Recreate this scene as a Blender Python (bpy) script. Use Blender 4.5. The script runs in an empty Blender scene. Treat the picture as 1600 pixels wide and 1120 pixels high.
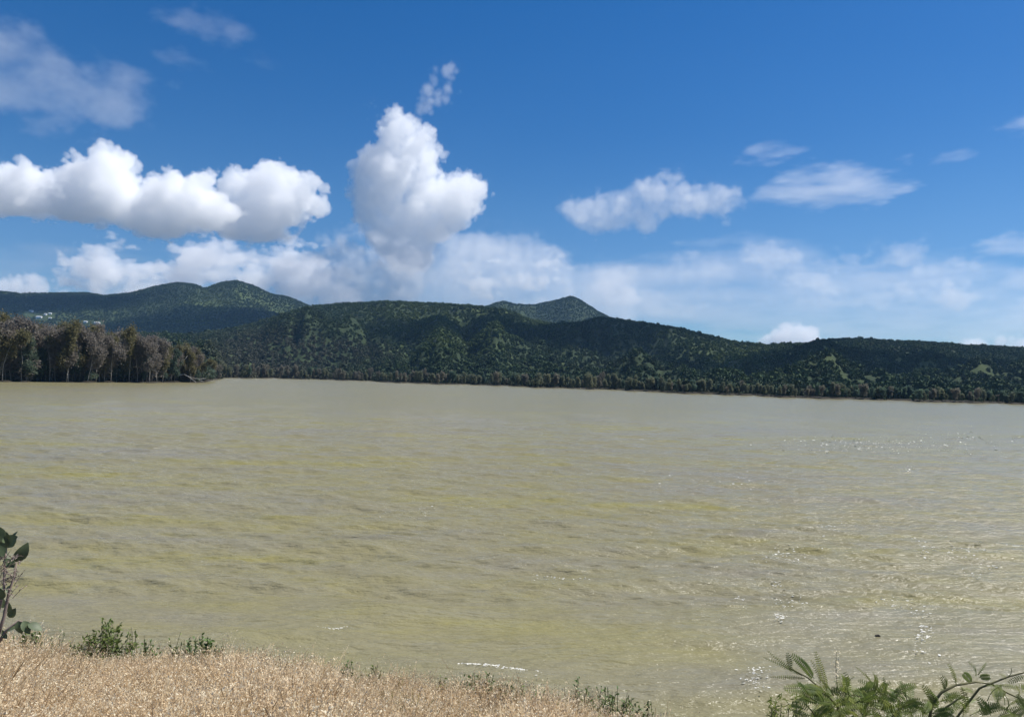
import bpy, math, random, time
import numpy as np
from mathutils import Vector, Matrix
T0 = time.time()
S = bpy.context.scene
COL = S.collection
R = math.radians

# ------------------------------------------------------------------ camera
F = 1164.0                      # focal length in photograph pixels (1600 wide)
EYE = 6.0                       # eye height above the water
roll = math.atan(0.025); pit = R(1.38)
fwd = np.array([0, math.cos(pit), math.sin(pit)]); up0 = np.array([0, -math.sin(pit), math.cos(pit)]); EX = np.array([1., 0, 0])
right = math.cos(roll)*EX + math.sin(roll)*up0
up = -math.sin(roll)*EX + math.cos(roll)*up0
CAM = np.array([0, 0, EYE])

def ray(px, py): return fwd + right*(px-800)/F + up*(560-py)/F
def at(px, py, d): return CAM + ray(px, py)*d
def horizon(px): return 588 + 0.025*(px-800)
def on_water(px, py):
    r = ray(px, py); return CAM + r*(EYE/-r[2])

cd = bpy.data.cameras.new('camera'); cam = bpy.data.objects.new('camera', cd); COL.objects.link(cam); S.camera = cam
cd.sensor_width = 36; cd.lens = 36*F/1600; cd.clip_start = 0.05; cd.clip_end = 60000
cam.matrix_world = Matrix(((right[0], up[0], -fwd[0], 0), (right[1], up[1], -fwd[1], 0), (right[2], up[2], -fwd[2], EYE), (0, 0, 0, 1)))

# ------------------------------------------------------------------ light
SUN_EL, SUN_AZ = R(57), R(74)
sv = Vector((math.cos(SUN_EL)*math.sin(SUN_AZ), math.cos(SUN_EL)*math.cos(SUN_AZ), math.sin(SUN_EL)))
ld = bpy.data.lights.new('sun', 'SUN'); ld.energy = 5.0; ld.angle = R(0.53); ld.color = (1, .96, .89)
so = bpy.data.objects.new('sun', ld); COL.objects.link(so); so.rotation_euler = (-sv).to_track_quat('-Z', 'Y').to_euler()
w = bpy.data.worlds.new('World'); S.world = w; w.use_nodes = True
nt = w.node_tree; bg = nt.nodes['Background']
sky = nt.nodes.new('ShaderNodeTexSky'); sky.sky_type = 'NISHITA'; sky.sun_disc = False
sky.sun_elevation = SUN_EL; sky.sun_rotation = SUN_AZ; sky.air_density = 1.0; sky.dust_density = 0.2; sky.ozone_density = 3.0
hs = nt.nodes.new('ShaderNodeHueSaturation'); hs.inputs['Saturation'].default_value = 1.42; hs.inputs['Hue'].default_value = 0.508
nt.links.new(sky.outputs[0], hs.inputs['Color'])
# the humid air near the horizon is pale blue, not yellow
tcw = nt.nodes.new('ShaderNodeTexCoord'); sxw = nt.nodes.new('ShaderNodeSeparateXYZ'); nt.links.new(tcw.outputs['Generated'], sxw.inputs[0])
mrw = nt.nodes.new('ShaderNodeMapRange'); mrw.interpolation_type = 'SMOOTHSTEP'; nt.links.new(sxw.outputs[2], mrw.inputs[0])
for i, v in enumerate((0.0, .24, 1, 0)): mrw.inputs[i+1].default_value = v
mxw = nt.nodes.new('ShaderNodeMix'); mxw.data_type = 'RGBA'; mxw.blend_type = 'MULTIPLY'; nt.links.new(mrw.outputs[0], mxw.inputs[0])
nt.links.new(hs.outputs[0], mxw.inputs[6]); mxw.inputs[7].default_value = (.50, .72, 1.0, 1)
mrg = nt.nodes.new('ShaderNodeMapRange'); nt.links.new(sxw.outputs[2], mrg.inputs[0])
for i, v in enumerate((-.03, .01, 1, 0)): mrg.inputs[i+1].default_value = v
mxg = nt.nodes.new('ShaderNodeMix'); mxg.data_type = 'RGBA'; nt.links.new(mrg.outputs[0], mxg.inputs[0]); nt.links.new(mxw.outputs[2], mxg.inputs[6]); mxg.inputs[7].default_value = (1.1, 1.5, 2.1, 1)
nt.links.new(mxg.outputs[2], bg.inputs[0]); bg.inputs[1].default_value = 0.075
S.view_settings.view_transform = 'Standard'; S.view_settings.look = 'None'; S.view_settings.gamma = 1; S.view_settings.exposure = 0.38
S.render.engine = 'CYCLES'
cy = S.cycles
cy.volume_bounces = 28; cy.max_bounces = 32; cy.diffuse_bounces = 3; cy.glossy_bounces = 3; cy.transmission_bounces = 3
cy.transparent_max_bounces = 12; cy.volume_step_rate = 1.6; cy.volume_max_steps = 1024; cy.sample_clamp_indirect = 6; cy.use_denoising = True

# ------------------------------------------------------------------ helpers
def tag(o, label=None, cat=None, group=None, kind=None):
    for k, v in (('label', label), ('category', cat), ('group', group), ('kind', kind)):
        if v: o[k] = v
    return o
def empty(name, loc, rz=0, label=None, cat=None, group=None):
    o = bpy.data.objects.new(name, None); COL.objects.link(o); o.location = loc; o.rotation_euler = (0, 0, rz); o.empty_display_size = .1
    return tag(o, label, cat, group)
def copy_tree(o, parent=None):
    c = o.copy(); COL.objects.link(c)
    if parent: c.parent = parent
    for ch in list(o.children): copy_tree(ch, c)
    return c
class MB:
    """collects polygons into one mesh"""
    def __init__(s): s.V = []; s.F = []; s.n = 0
    def add(s, V, Fc):
        V = np.asarray(V, float).reshape(-1, 3); s.V.append(V); s.F += [tuple(int(i)+s.n for i in f) for f in Fc]; s.n += len(V)
    def tube(s, P, rad, k=6):
        P = np.asarray(P, float); n = len(P); rad = np.broadcast_to(np.asarray(rad, float), (n,))
        Tn = np.gradient(P, axis=0); Tn /= np.linalg.norm(Tn, axis=1)[:, None]+1e-9
        a = np.array([0, 0, 1.]) if abs(Tn[0, 2]) < .8 else np.array([1., 0, 0])
        V = []
        for i in range(n):
            u = np.cross(Tn[i], a); u /= np.linalg.norm(u)+1e-9; v = np.cross(Tn[i], u)
            ph = np.arange(k)*2*math.pi/k
            V.append(P[i]+rad[i]*(np.cos(ph)[:, None]*u+np.sin(ph)[:, None]*v))
        V = np.concatenate(V); Fc = []
        for i in range(n-1):
            for j in range(k):
                j2 = (j+1) % k; Fc.append((i*k+j, i*k+j2, (i+1)*k+j2, (i+1)*k+j))
        Fc.append(tuple(range(k))[::-1]); Fc.append(tuple((n-1)*k+j for j in range(k)))
        s.add(V, Fc)
    def mesh(s, name, m=None, smooth=False):
        me = bpy.data.meshes.new(name); V = np.concatenate(s.V) if s.V else np.zeros((0, 3))
        me.from_pydata(V.tolist(), [], s.F)
        if m: me.materials.append(m)
        if smooth: me.polygons.foreach_set('use_smooth', [True]*len(me.polygons))
        me.update(); return me
    def build(s, name, m, parent=None, smooth=False):
        o = bpy.data.objects.new(name, s.mesh(name, m, smooth)); COL.objects.link(o)
        if parent: o.parent = parent
        return o
def quad_mesh(name, V, m):
    """V (n,4,3): n free quads as one mesh, built fast"""
    n = len(V); me = bpy.data.meshes.new(name)
    me.vertices.add(n*4); me.vertices.foreach_set('co', V.reshape(-1).astype(np.float32))
    me.loops.add(n*4); me.loops.foreach_set('vertex_index', np.arange(n*4, dtype=np.int32))
    me.polygons.add(n); me.polygons.foreach_set('loop_start', np.arange(n, dtype=np.int32)*4)
    me.materials.append(m); me.update(calc_edges=True); return me
def grid_mesh(name, P, m, smooth=True):
    """P (a,b,3)"""
    a, b = P.shape[:2]; me = bpy.data.meshes.new(name)
    me.vertices.add(a*b); me.vertices.foreach_set('co', P.reshape(-1).astype(np.float32))
    i = np.arange(a*b).reshape(a, b); q = np.stack([i[:-1, :-1], i[1:, :-1], i[1:, 1:], i[:-1, 1:]], -1).reshape(-1, 4)
    n = len(q); me.loops.add(n*4); me.loops.foreach_set('vertex_index', q.reshape(-1).astype(np.int32))
    me.polygons.add(n); me.polygons.foreach_set('loop_start', np.arange(n, dtype=np.int32)*4)
    if smooth: me.polygons.foreach_set('use_smooth', np.ones(n, bool))
    me.materials.append(m); me.update(calc_edges=True); return me
def link(name, me, parent=None):
    o = bpy.data.objects.new(name, me); COL.objects.link(o)
    if parent: o.parent = parent
    return o

# ------------------------------------------------------------------ materials
def nodes(name):
    m = bpy.data.materials.new(name); m.use_nodes = True; t = m.node_tree; return m, t, t.nodes['Principled BSDF']
def NN(t, typ, **kw):
    n = t.nodes.new(typ)
    for k, v in kw.items(): setattr(n, k, v)
    return n
def noise(t, scale, detail=4, rough=.55, vec=None):
    n = NN(t, 'ShaderNodeTexNoise'); n.inputs['Scale'].default_value = scale; n.inputs['Detail'].default_value = detail; n.inputs['Roughness'].default_value = rough
    if vec: t.links.new(vec, n.inputs['Vector'])
    return n.outputs['Fac']
def ramp(t, fac, stops):
    r = NN(t, 'ShaderNodeValToRGB'); e = r.color_ramp.elements
    while len(e) < len(stops): e.new(.5)
    for el, (p, c) in zip(e, stops): el.position = p; el.color = (*c, 1)
    t.links.new(fac, r.inputs[0]); return r.outputs[0]
def math_(t, op, a, b=None, clamp=False):
    n = NN(t, 'ShaderNodeMath', operation=op); n.use_clamp = clamp
    for i, v in enumerate((a, b)):
        if v is None: continue
        if isinstance(v, (int, float)): n.inputs[i].default_value = v
        else: t.links.new(v, n.inputs[i])
    return n.outputs[0]
def maprange(t, v, a, b, c, d, smooth=False):
    n = NN(t, 'ShaderNodeMapRange'); n.interpolation_type = 'SMOOTHSTEP' if smooth else 'LINEAR'
    t.links.new(v, n.inputs[0])
    for i, q in enumerate((a, b, c, d)): n.inputs[i+1].default_value = q
    return n.outputs[0]
def mixc(t, f, a, b, mode='MIX'):
    n = NN(t, 'ShaderNodeMix', data_type='RGBA', blend_type=mode)
    if isinstance(f, (int, float)): n.inputs[0].default_value = f
    else: t.links.new(f, n.inputs[0])
    for i, v in ((6, a), (7, b)):
        if isinstance(v, tuple): n.inputs[i].default_value = (*v, 1)
        else: t.links.new(v, n.inputs[i])
    return n.outputs[2]
def leaf_mat(name, stops, scale=1.5, transl=.35, rough=.55, rnd=.5, spec=.3):
    """leaves: colour varies from clump to clump and from plant to plant; light passes through"""
    m, t, b = nodes(name)
    tc = NN(t, 'ShaderNodeTexCoord'); oi = NN(t, 'ShaderNodeObjectInfo')
    f = noise(t, scale, 3, .6, tc.outputs['Object'])
    g = math_(t, 'ADD', math_(t, 'MULTIPLY', maprange(t, f, .3, .7, 0, 1), 1-rnd), math_(t, 'MULTIPLY', oi.outputs['Random'], rnd))
    c = ramp(t, g, stops)
    t.links.new(c, b.inputs['Base Color']); b.inputs['Roughness'].default_value = rough; b.inputs['Specular IOR Level'].default_value = spec
    if transl:
        tr = NN(t, 'ShaderNodeBsdfTranslucent'); t.links.new(c, tr.inputs[0])
        mx = NN(t, 'ShaderNodeMixShader'); mx.inputs[0].default_value = transl
        t.links.new(b.outputs[0], mx.inputs[1]); t.links.new(tr.outputs[0], mx.inputs[2]); t.links.new(mx.outputs[0], t.nodes['Material Output'].inputs[0])
    return m
def bark_mat(name, a, b_, scale=6):
    m, t, b = nodes(name); tc = NN(t, 'ShaderNodeTexCoord'); mp = NN(t, 'ShaderNodeMapping'); mp.inputs['Scale'].default_value = (1, 1, .25)
    t.links.new(tc.outputs['Object'], mp.inputs[0])
    t.links.new(ramp(t, noise(t, scale, 5, .65, mp.outputs[0]), [(.3, a), (.7, b_)]), b.inputs['Base Color']); b.inputs['Roughness'].default_value = .85
    return m

# ------------------------------------------------------------------ noise in numpy
def vnoise(shape, cell, rng):
    out = rng.random(tuple(int(s/c)+3 for s, c in zip(shape, cell))).astype(np.float32)
    for ax, s in enumerate(shape):
        c = np.arange(s)/cell[ax]; i = c.astype(int); f = (c-i).astype(np.float32); f = f*f*(3-2*f)
        sh = [1]*len(shape); sh[ax] = s; f = f.reshape(sh)
        out = np.take(out, i, axis=ax)*(1-f)+np.take(out, i+1, axis=ax)*f
    return out
def fbm(shape, cell, rng, octs=4, gain=.5, billow=False):
    if np.isscalar(cell): cell = (cell,)*len(shape)
    cell = np.array(cell, float); t = np.zeros(shape, np.float32); a = 1; tot = 0
    for k in range(octs):
        if cell.max() < 1.5: break
        n = vnoise(shape, np.maximum(cell, 1.0), rng)*2-1
        if billow: n = 1-2*np.abs(n)*1.3
        t += a*n; tot += a; a *= gain; cell = cell/2.03
    return t/tot
def inter(pts, x): return np.interp(x, [a for a, b in pts], [b for a, b in pts])
def sstep(x, a, b):
    t = np.clip((x-a)/(b-a), 0, 1); return t*t*(3-2*t)

# ------------------------------------------------------------------ clouds: real volumes, kilometres away
def cloud_mat(dens, aniso=.35, col=(1, 1, 1)):
    m = bpy.data.materials.new('cloud_vapour'); m.use_nodes = True; n = m.node_tree.nodes; n.clear()
    pv = n.new('ShaderNodeVolumePrincipled'); out = n.new('ShaderNodeOutputMaterial'); m.node_tree.links.new(pv.outputs[0], out.inputs[1])
    pv.inputs['Color'].default_value = (*col, 1); pv.inputs['Density'].default_value = dens; pv.inputs['Anisotropy'].default_value = aniso
    return m
def field_volume(dens, vox, mat, matrix, label, group):
    """a volume object whose density grid is the array dens[x,y,z]; vox = voxel size in local units"""
    nx, ny, nz = dens.shape
    dens[[0, -1]] = 0; dens[:, [0, -1]] = 0; dens[:, :, [0, -1]] = 0
    me = bpy.data.meshes.new('density_samples'); me.vertices.add(dens.size)
    a = me.attributes.new('d', 'FLOAT', 'POINT'); a.data.foreach_set('value', dens.ravel().astype(np.float32))
    src = bpy.data.objects.new('density_samples', me)
    vo = bpy.data.volumes.new('cloud'); o = bpy.data.objects.new('cloud', vo); COL.objects.link(o)
    g = bpy.data.node_groups.new('cloud_density', 'GeometryNodeTree')
    g.interface.new_socket('Geometry', in_out='INPUT', socket_type='NodeSocketGeometry'); g.interface.new_socket('Geometry', in_out='OUTPUT', socket_type='NodeSocketGeometry')
    N = g.nodes.new; L = g.links.new
    go = N('NodeGroupOutput'); oi = N('GeometryNodeObjectInfo'); oi.inputs[0].default_value = src
    na = N('GeometryNodeInputNamedAttribute'); na.data_type = 'FLOAT'; na.inputs[0].default_value = 'd'
    si = N('GeometryNodeSampleIndex'); si.data_type = 'FLOAT'; si.domain = 'POINT'; si.clamp = True
    L(oi.outputs['Geometry'], si.inputs[0]); L(na.outputs[0], si.inputs[1])
    pos = N('GeometryNodeInputPosition'); sx = N('ShaderNodeSeparateXYZ'); L(pos.outputs[0], sx.inputs[0])
    def idx(sock, mul):
        a = N('ShaderNodeMath'); a.operation = 'DIVIDE'; L(sock, a.inputs[0]); a.inputs[1].default_value = vox
        b = N('ShaderNodeMath'); b.operation = 'ROUND'; L(a.outputs[0], b.inputs[0])
        c = N('ShaderNodeMath'); c.operation = 'MULTIPLY'; L(b.outputs[0], c.inputs[0]); c.inputs[1].default_value = mul
        return c.outputs[0]
    A = N('ShaderNodeMath'); B = N('ShaderNodeMath'); A.operation = B.operation = 'ADD'
    L(idx(sx.outputs[0], ny*nz), A.inputs[0]); L(idx(sx.outputs[1], nz), A.inputs[1]); L(A.outputs[0], B.inputs[0]); L(idx(sx.outputs[2], 1), B.inputs[1])
    L(B.outputs[0], si.inputs['Index'])
    vc = N('GeometryNodeVolumeCube'); L(si.outputs[0], vc.inputs['Density'])
    vc.inputs['Min'].default_value = (0, 0, 0); vc.inputs['Max'].default_value = ((nx-1)*vox, (ny-1)*vox, (nz-1)*vox)
    for k, v in zip(('Resolution X', 'Resolution Y', 'Resolution Z'), dens.shape): vc.inputs[k].default_value = v
    sm = N('GeometryNodeSetMaterial'); sm.inputs['Material'].default_value = mat; L(vc.outputs[0], sm.inputs[0]); L(sm.outputs[0], go.inputs[0])
    mod = o.modifiers.new('density', 'NODES'); mod.node_group = g
    vo.materials.append(mat); o.matrix_world = matrix
    return tag(o, label, 'cloud', group)
def sky_frame(px, py, D, half):
    """local axes in photograph pixels at distance D: x right, y up, z away"""
    sc = D/F; c = at(px, py, D)-fwd*half*sc; Mx = Matrix.Identity(4)
    for i in range(3): Mx[i][0] = right[i]*sc; Mx[i][1] = up[i]*sc; Mx[i][2] = fwd[i]*sc; Mx[i][3] = c[i]
    return Mx
CG = 'clouds over the hills'
def outline_sdf(xs, ys, top, bot):
    """signed distance (positive inside) to the outline between two profiles"""
    q = np.linspace(top[0][0], top[-1][0], 260); T, B = inter(top, q), inter(bot, q)
    pts = np.concatenate([np.c_[q, T], np.c_[q, B], np.c_[np.full(12, q[0]), np.linspace(T[0], B[0], 12)], np.c_[np.full(12, q[-1]), np.linspace(T[-1], B[-1], 12)]])
    d = np.full((len(xs), len(ys)), 1e9, np.float32)
    for p in pts: d = np.minimum(d, (xs[:, None]-p[0])**2+(ys[None]-p[1])**2)
    t, b = inter(top, xs), inter(bot, xs)
    ins = (ys[None] > t[:, None]) & (ys[None] < b[:, None]) & (xs[:, None] > q[0]) & (xs[:, None] < q[-1])
    return np.where(ins, np.sqrt(d), -np.sqrt(d)).astype(np.float32)
def cumulus(label, D, top, bot, depth, md, px, nb, seed, soft=4, rough=5, big=26, br=(5, 17), aniso=.2, ragged=0, halo=.012, inset=5, gain=2.6, body=.5, nbig=40, rbig=(16, 44)):
    """a heaped cloud: an inflated outline covered with three sizes of knobs, roughened by noise"""
    rng = np.random.default_rng(seed)
    x0, x1 = top[0][0]-28, top[-1][0]+28; yt = min(b for a, b in top)-28; yb = max(b for a, b in bot)+28
    nx, ny, nz = int((x1-x0)/px), int((yb-yt)/px), int((depth+50)/px)
    xs = x0+np.arange(nx)*px; ys = yb-np.arange(ny)*px; zs = (np.arange(nz)-nz/2)*px
    e = outline_sdf(xs, ys, top, bot)-inset
    ec = np.clip((e-2)/(depth*.45), 0, 1); hz = depth*.40*np.sqrt(ec*(2-ec)); hb = hz*body      # half thickness
    g = hb[:, :, None]-np.abs(zs)[None, None, :]-4
    f = np.where(e[:, :, None] > 0, np.minimum(e[:, :, None], g*.8), np.maximum(-40, e[:, :, None]-np.maximum(np.abs(zs)[None, None, :]-4, 0))).astype(np.float32)
    I, J = np.nonzero(e > -1); A = []
    if nb and len(I):
        w_ = np.exp(-np.clip(e[I, J], 0, 60)/48); k = rng.choice(len(I), nb, p=w_/w_.sum())
        x, y, ee, h = xs[I[k]], ys[J[k]], e[I[k], J[k]], hz[I[k], J[k]]
        r = rng.uniform(br[0]*1.1, br[1]*1.35, nb)*np.clip(.45+ee/30, .4, 1.2); low = np.clip((inter(bot, x)-y)/25, .25, 1); r *= low; y = np.maximum(y, inter(top, x)+r*.8)
        cur = np.c_[x, y, -h*np.where(rng.random(nb) < .3, rng.uniform(-1, .5, nb), rng.uniform(.5, 1.0, nb)), r]
        # big heaps first: they give the cloud its lobes and hollows; the knobs sit on them
        kb = rng.choice(len(I), nbig); xb, yb_, eb = xs[I[kb]], ys[J[kb]], np.maximum(e[I[kb], J[kb]], 5); rb = np.minimum(eb, rng.uniform(rbig[0], rbig[1], nbig))
        bg_ = np.c_[xb, yb_, -rng.uniform(-.35, 1, nbig)*np.maximum(hz[I[kb], J[kb]]-rb*.3, 0), rb]
        kk = bg_[rng.integers(0, nbig, nb)]; d = rng.normal(size=(nb, 3)); d[:, 1] -= .45*np.linalg.norm(d, axis=1); d[:, 2] -= .4; d /= np.linalg.norm(d, axis=1)[:, None]
        on = np.c_[kk[:, :3]+d*kk[:, 3:4]*.92, kk[:, 3]*rng.uniform(.22, .42, nb)]
        ok = (on[:, 1]-on[:, 3] > inter(top, on[:, 0])-2) & (on[:, 1] < inter(bot, on[:, 0])) & (on[:, 0] > top[0][0]) & (on[:, 0] < top[-1][0])
        cur = np.concatenate([cur, on[ok]]); A = [bg_, cur]
        for lev, m in enumerate((6, 4)):
            kk = np.repeat(cur, m, axis=0); d = rng.normal(size=(len(kk), 3)); d[:, 1] -= .5*np.linalg.norm(d, axis=1); d[:, 2] -= .3; d /= np.linalg.norm(d, axis=1)[:, None]
            r = kk[:, 3]*rng.uniform(.35, .6, len(kk)); q = kk[:, :3]+d*(kk[:, 3]*rng.uniform(.7, 1.0, len(kk)))[:, None]
            ok = (r > 2) & (q[:, 1] < inter(bot, q[:, 0])) & (q[:, 1]-r > inter(top, q[:, 0])-r*.9-2) & (q[:, 0] > top[0][0]) & (q[:, 0] < top[-1][0])
            cur = np.c_[q, r][ok]; A.append(cur)
        A = np.concatenate(A)
    for x, y, z, r in A:
        c = ((x-x0)/px, (yb-y)/px, z/px+nz/2); rr = (r+8)/px
        s = [slice(max(0, int(c[i]-rr)), min(f.shape[i], int(c[i]+rr)+2)) for i in range(3)]
        if any(q.stop <= q.start for q in s): continue
        ax = [np.arange(q.start, q.stop)-c[i] for i, q in enumerate(s)]
        dd = np.sqrt(ax[0][:, None, None]**2+ax[1][None, :, None]**2+ax[2][None, None, :]**2)
        f[tuple(s)] = np.maximum(f[tuple(s)], r-dd.astype(np.float32)*px)
    n = fbm(f.shape, 20/px, rng, 5, .66); n2 = fbm(f.shape, big/px, rng, 3, .55, True)
    v = f+n*rough*1.6-n2*rough*.9-(ragged*(fbm(f.shape, (60/px, 22/px, 60/px), rng, 4, .6)*2+.15) if ragged else 0)
    g = np.clip(v/soft, 0, 1); dens = g*g*(3-2*g)
    hl = np.clip((v+12)/24, 0, 1)*np.clip(.4+n*1.5, 0, 1); dens = np.maximum(dens, hl*halo*1.0)
    return field_volume(dens, px, cloud_mat(md*gain, aniso), sky_frame(x0, yb, D, nz*px/2), label, CG)
def stratus(label, D, top, bot, depth, md, px, seed, soft=18, amp=22, cell=(70, 26), cut=0.0, aniso=.35, base=0.0):
    """thin ragged cloud: an outline eaten by stretched noise"""
    rng = np.random.default_rng(seed); pad = soft+12
    x0, x1 = top[0][0]-pad, top[-1][0]+pad; yt = min(b for a, b in top)-pad; yb = max(b for a, b in bot)+pad
    nx, ny, nz = int((x1-x0)/px), int((yb-yt)/px), max(8, int((depth+20)/px))
    xs = x0+np.arange(nx)*px; ys = yb-np.arange(ny)*px
    t, b = inter(top, xs), inter(bot, xs)
    e = np.minimum(ys[None]-t[:, None], b[:, None]-ys[None]); ex = np.minimum(xs-top[0][0], top[-1][0]-xs); e = np.minimum(e, ex[:, None]*.6)
    zz = (np.arange(nz)-nz/2)*px; ez = (depth*.5-np.abs(zz))
    ee = np.minimum(e[:, :, None], ez[None, None, :])
    n = fbm((nx, ny, nz), (cell[0]/px, cell[1]/px, cell[0]/px), rng, 5, .6)
    g = np.clip((ee.astype(np.float32)+n*amp*2-cut)/soft, 0, 1); g *= (ee > -pad*.8)
    dens = g*g*(3-2*g)*np.clip(.55+.9*n, .08, 1)+base*sstep(ee, 0, soft)
    return field_volume(dens.astype(np.float32), px, cloud_mat(md, aniso), sky_frame(x0, yb, D, nz*px/2), label, CG)

#CLOUDS_BEGIN
cumulus('long bright white cumulus with a flat grey base at the left edge of the sky', 6000,
    [(-200, 300), (-100, 275), (0, 264), (40, 257), (80, 264), (105, 262), (120, 249), (150, 236), (172, 225), (192, 231), (211, 250), (207, 268), (215, 280), (255, 280), (265, 270), (290, 268), (320, 263), (334, 268), (328, 290), (345, 303), (372, 312), (384, 330)],
    [(-200, 338), (0, 345), (60, 350), (120, 353), (190, 360), (230, 376), (260, 382), (300, 374), (345, 366), (384, 342)], 120, .022, 1.5, 190, 1, body=.75, nbig=80, inset=3, soft=2.6, rough=7)
cumulus('ragged cumulus with bright knobs on top and a grey underside beside the tall tower cloud', 6500,
    [(300, 345), (345, 318), (352, 279), (375, 272), (400, 266), (420, 248), (435, 253), (447, 266), (455, 253), (470, 261), (482, 278), (518, 300), (526, 306)],
    [(300, 355), (340, 372), (370, 382), (405, 394), (450, 380), (490, 352), (518, 322), (526, 312)], 110, .018, 1.5, 160, 2, ragged=6, soft=2.6, rough=7)
cumulus('tall towering white cumulus rising above the middle hills', 8000,
    [(543, 300), (549, 252), (572, 234), (588, 214), (598, 185), (614, 171), (632, 166), (650, 184), (668, 199), (688, 214), (697, 240), (692, 258), (706, 276), (720, 266), (735, 261), (748, 271), (768, 289), (772, 300)],
    [(543, 318), (553, 358), (570, 372), (590, 420), (640, 445), (678, 430), (692, 385), (720, 374), (745, 346), (772, 310)], 130, .015, 1.5, 240, 3, br=(5, 13), nbig=80, rbig=(12, 34), soft=2.6, rough=7)
cumulus('narrow plume of cloud slanting up from the tower cloud', 8300,
    [(648, 176), (664, 144), (674, 116), (690, 101), (706, 100), (719, 118)], [(648, 198), (668, 198), (688, 174), (704, 154), (719, 140)], 30, .012, 1.4, 40, 4, soft=9, rough=3.5, br=(3, 7), inset=-7, gain=2.0, rbig=(7, 12))
cumulus('tiny cloud shred at the left shoulder of the tower cloud', 8300, [(570, 170), (580, 158), (592, 164), (604, 180)], [(570, 182), (585, 190), (604, 192)], 18, .010, 1.4, 8, 5, soft=9, rough=3, br=(3, 5), inset=-4, gain=1.4, nbig=10, rbig=(4, 8))
cumulus('broken bank of white and grey cumulus low behind the twin hill peaks', 9500,
    [(80, 400), (86, 374), (97, 368), (108, 390), (130, 396), (145, 374), (180, 371), (205, 385), (225, 402), (266, 402), (288, 381), (312, 376), (340, 370), (380, 376), (425, 382), (460, 376), (500, 382), (540, 398), (570, 430)],
    [(80, 425), (110, 455), (160, 480), (570, 485)], 150, .016, 2.3, 230, 6, rough=8, br=(5, 13), ragged=14, gain=2.3, rbig=(8, 26), nbig=110)
stratus('grey flat topped cloud layer in front of the broken low bank', 8800, [(270, 402), (300, 388), (380, 384), (440, 394), (470, 410)], [(270, 412), (340, 420), (420, 420), (470, 414)], 90, .006, 2.4, 61, soft=12, amp=10, cell=(50, 16))
cumulus('small grey cloud tucked under the foot of the tower cloud', 7100, [(465, 392), (490, 372), (530, 350), (560, 345), (600, 362), (660, 372)], [(465, 402), (520, 412), (600, 424), (660, 404)], 80, .009, 2.3, 80, 62, soft=14, rough=8, ragged=7, br=(4, 12), gain=1.3, rbig=(8, 20), inset=0)
cumulus('wide grey low cloud bank behind the middle ridge', 7600,
    [(470, 420), (510, 408), (560, 400), (640, 386), (690, 361), (770, 354), (820, 360), (866, 374), (900, 396), (1000, 412)],
    [(470, 485), (600, 500), (1000, 520)], 140, .0095, 2.3, 230, 7, soft=14, rough=8, ragged=8, br=(5, 12), halo=.12, gain=1.2, rbig=(9, 26), nbig=130, body=.9, inset=1)
cumulus('white and grey cloud mass under the foot of the tall tower cloud', 7500,
    [(405, 430), (425, 404), (450, 396), (480, 388), (510, 372), (540, 366), (570, 376), (600, 388), (640, 384), (668, 400)], [(405, 470), (470, 500), (600, 505), (668, 480)], 90, .0125, 2.2, 150, 65, soft=9, rough=8, ragged=9, br=(4, 11), gain=1.3, rbig=(8, 22), nbig=90, body=.85, inset=0, halo=.06)
cumulus('small bright heads poking out of the low cloud bank behind the middle ridge', 7300,
    [(690, 420), (712, 392), (735, 402), (760, 397), (790, 402), (830, 412), (860, 396), (890, 400), (905, 410)], [(690, 445), (760, 488), (830, 470), (905, 430)], 60, .011, 2.2, 70, 8, soft=8, rough=7, ragged=12, br=(4, 9), gain=2.4, rbig=(6, 16))
stratus('broad thin pale cloud bank above the right part of the ridge', 11500,
    [(900, 440), (950, 408), (1050, 402), (1130, 386), (1190, 372), (1240, 381), (1275, 400), (1380, 405), (1480, 415), (1600, 440), (1750, 460)],
    [(900, 510), (1300, 540), (1750, 555)], 180, .0038, 2.8, 9, soft=20, amp=30, cell=(90, 20), base=.07)
cumulus('pale rounded cloud rising from the thin bank right of the ridge slope', 11300,
    [(1120, 410), (1150, 388), (1190, 374), (1240, 380), (1270, 398), (1330, 440), (1380, 455)], [(1120, 420), (1200, 450), (1300, 480), (1380, 470)], 70, .0062, 2.4, 60, 63, soft=16, rough=9, ragged=13, br=(4, 12), halo=.08, gain=2.0, rbig=(8, 20), nbig=60, body=.8)
cumulus('streaky white cloud over the right end of the low bank', 11000,
    [(1255, 410), (1310, 387), (1345, 390), (1380, 380), (1440, 375), (1452, 396), (1490, 400), (1528, 406), (1545, 430)], [(1255, 416), (1330, 428), (1400, 420), (1450, 436), (1545, 438)], 60, .0105, 2.2, 90, 10, soft=12, rough=7, ragged=7, br=(3, 9), halo=.08, gain=1.2, rbig=(5, 14), nbig=60, body=.9, inset=0)
cumulus('flat bright cloud strip low over the right ridge', 11200,
    [(1225, 468), (1280, 456), (1340, 452), (1400, 434), (1440, 426), (1480, 434), (1515, 434), (1560, 458)], [(1225, 482), (1300, 486), (1400, 482), (1500, 492), (1560, 472)], 60, .0105, 2.2, 90, 11, soft=12, rough=7, ragged=8, br=(3, 10), halo=.08, gain=1.2, rbig=(5, 14), nbig=60, body=.9, inset=0)
cumulus('hazy broken cloud heap low behind the right shoulder of the pointed peak', 11400,
    [(925, 440), (955, 416), (1005, 404), (1060, 400), (1100, 396), (1130, 402), (1155, 420)], [(925, 466), (980, 500), (1060, 505), (1155, 480)], 70, .0085, 2.4, 100, 64, soft=16, rough=9, ragged=13, br=(4, 11), halo=.08, gain=1.0, rbig=(7, 18), nbig=70, body=.8, inset=0)
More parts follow.
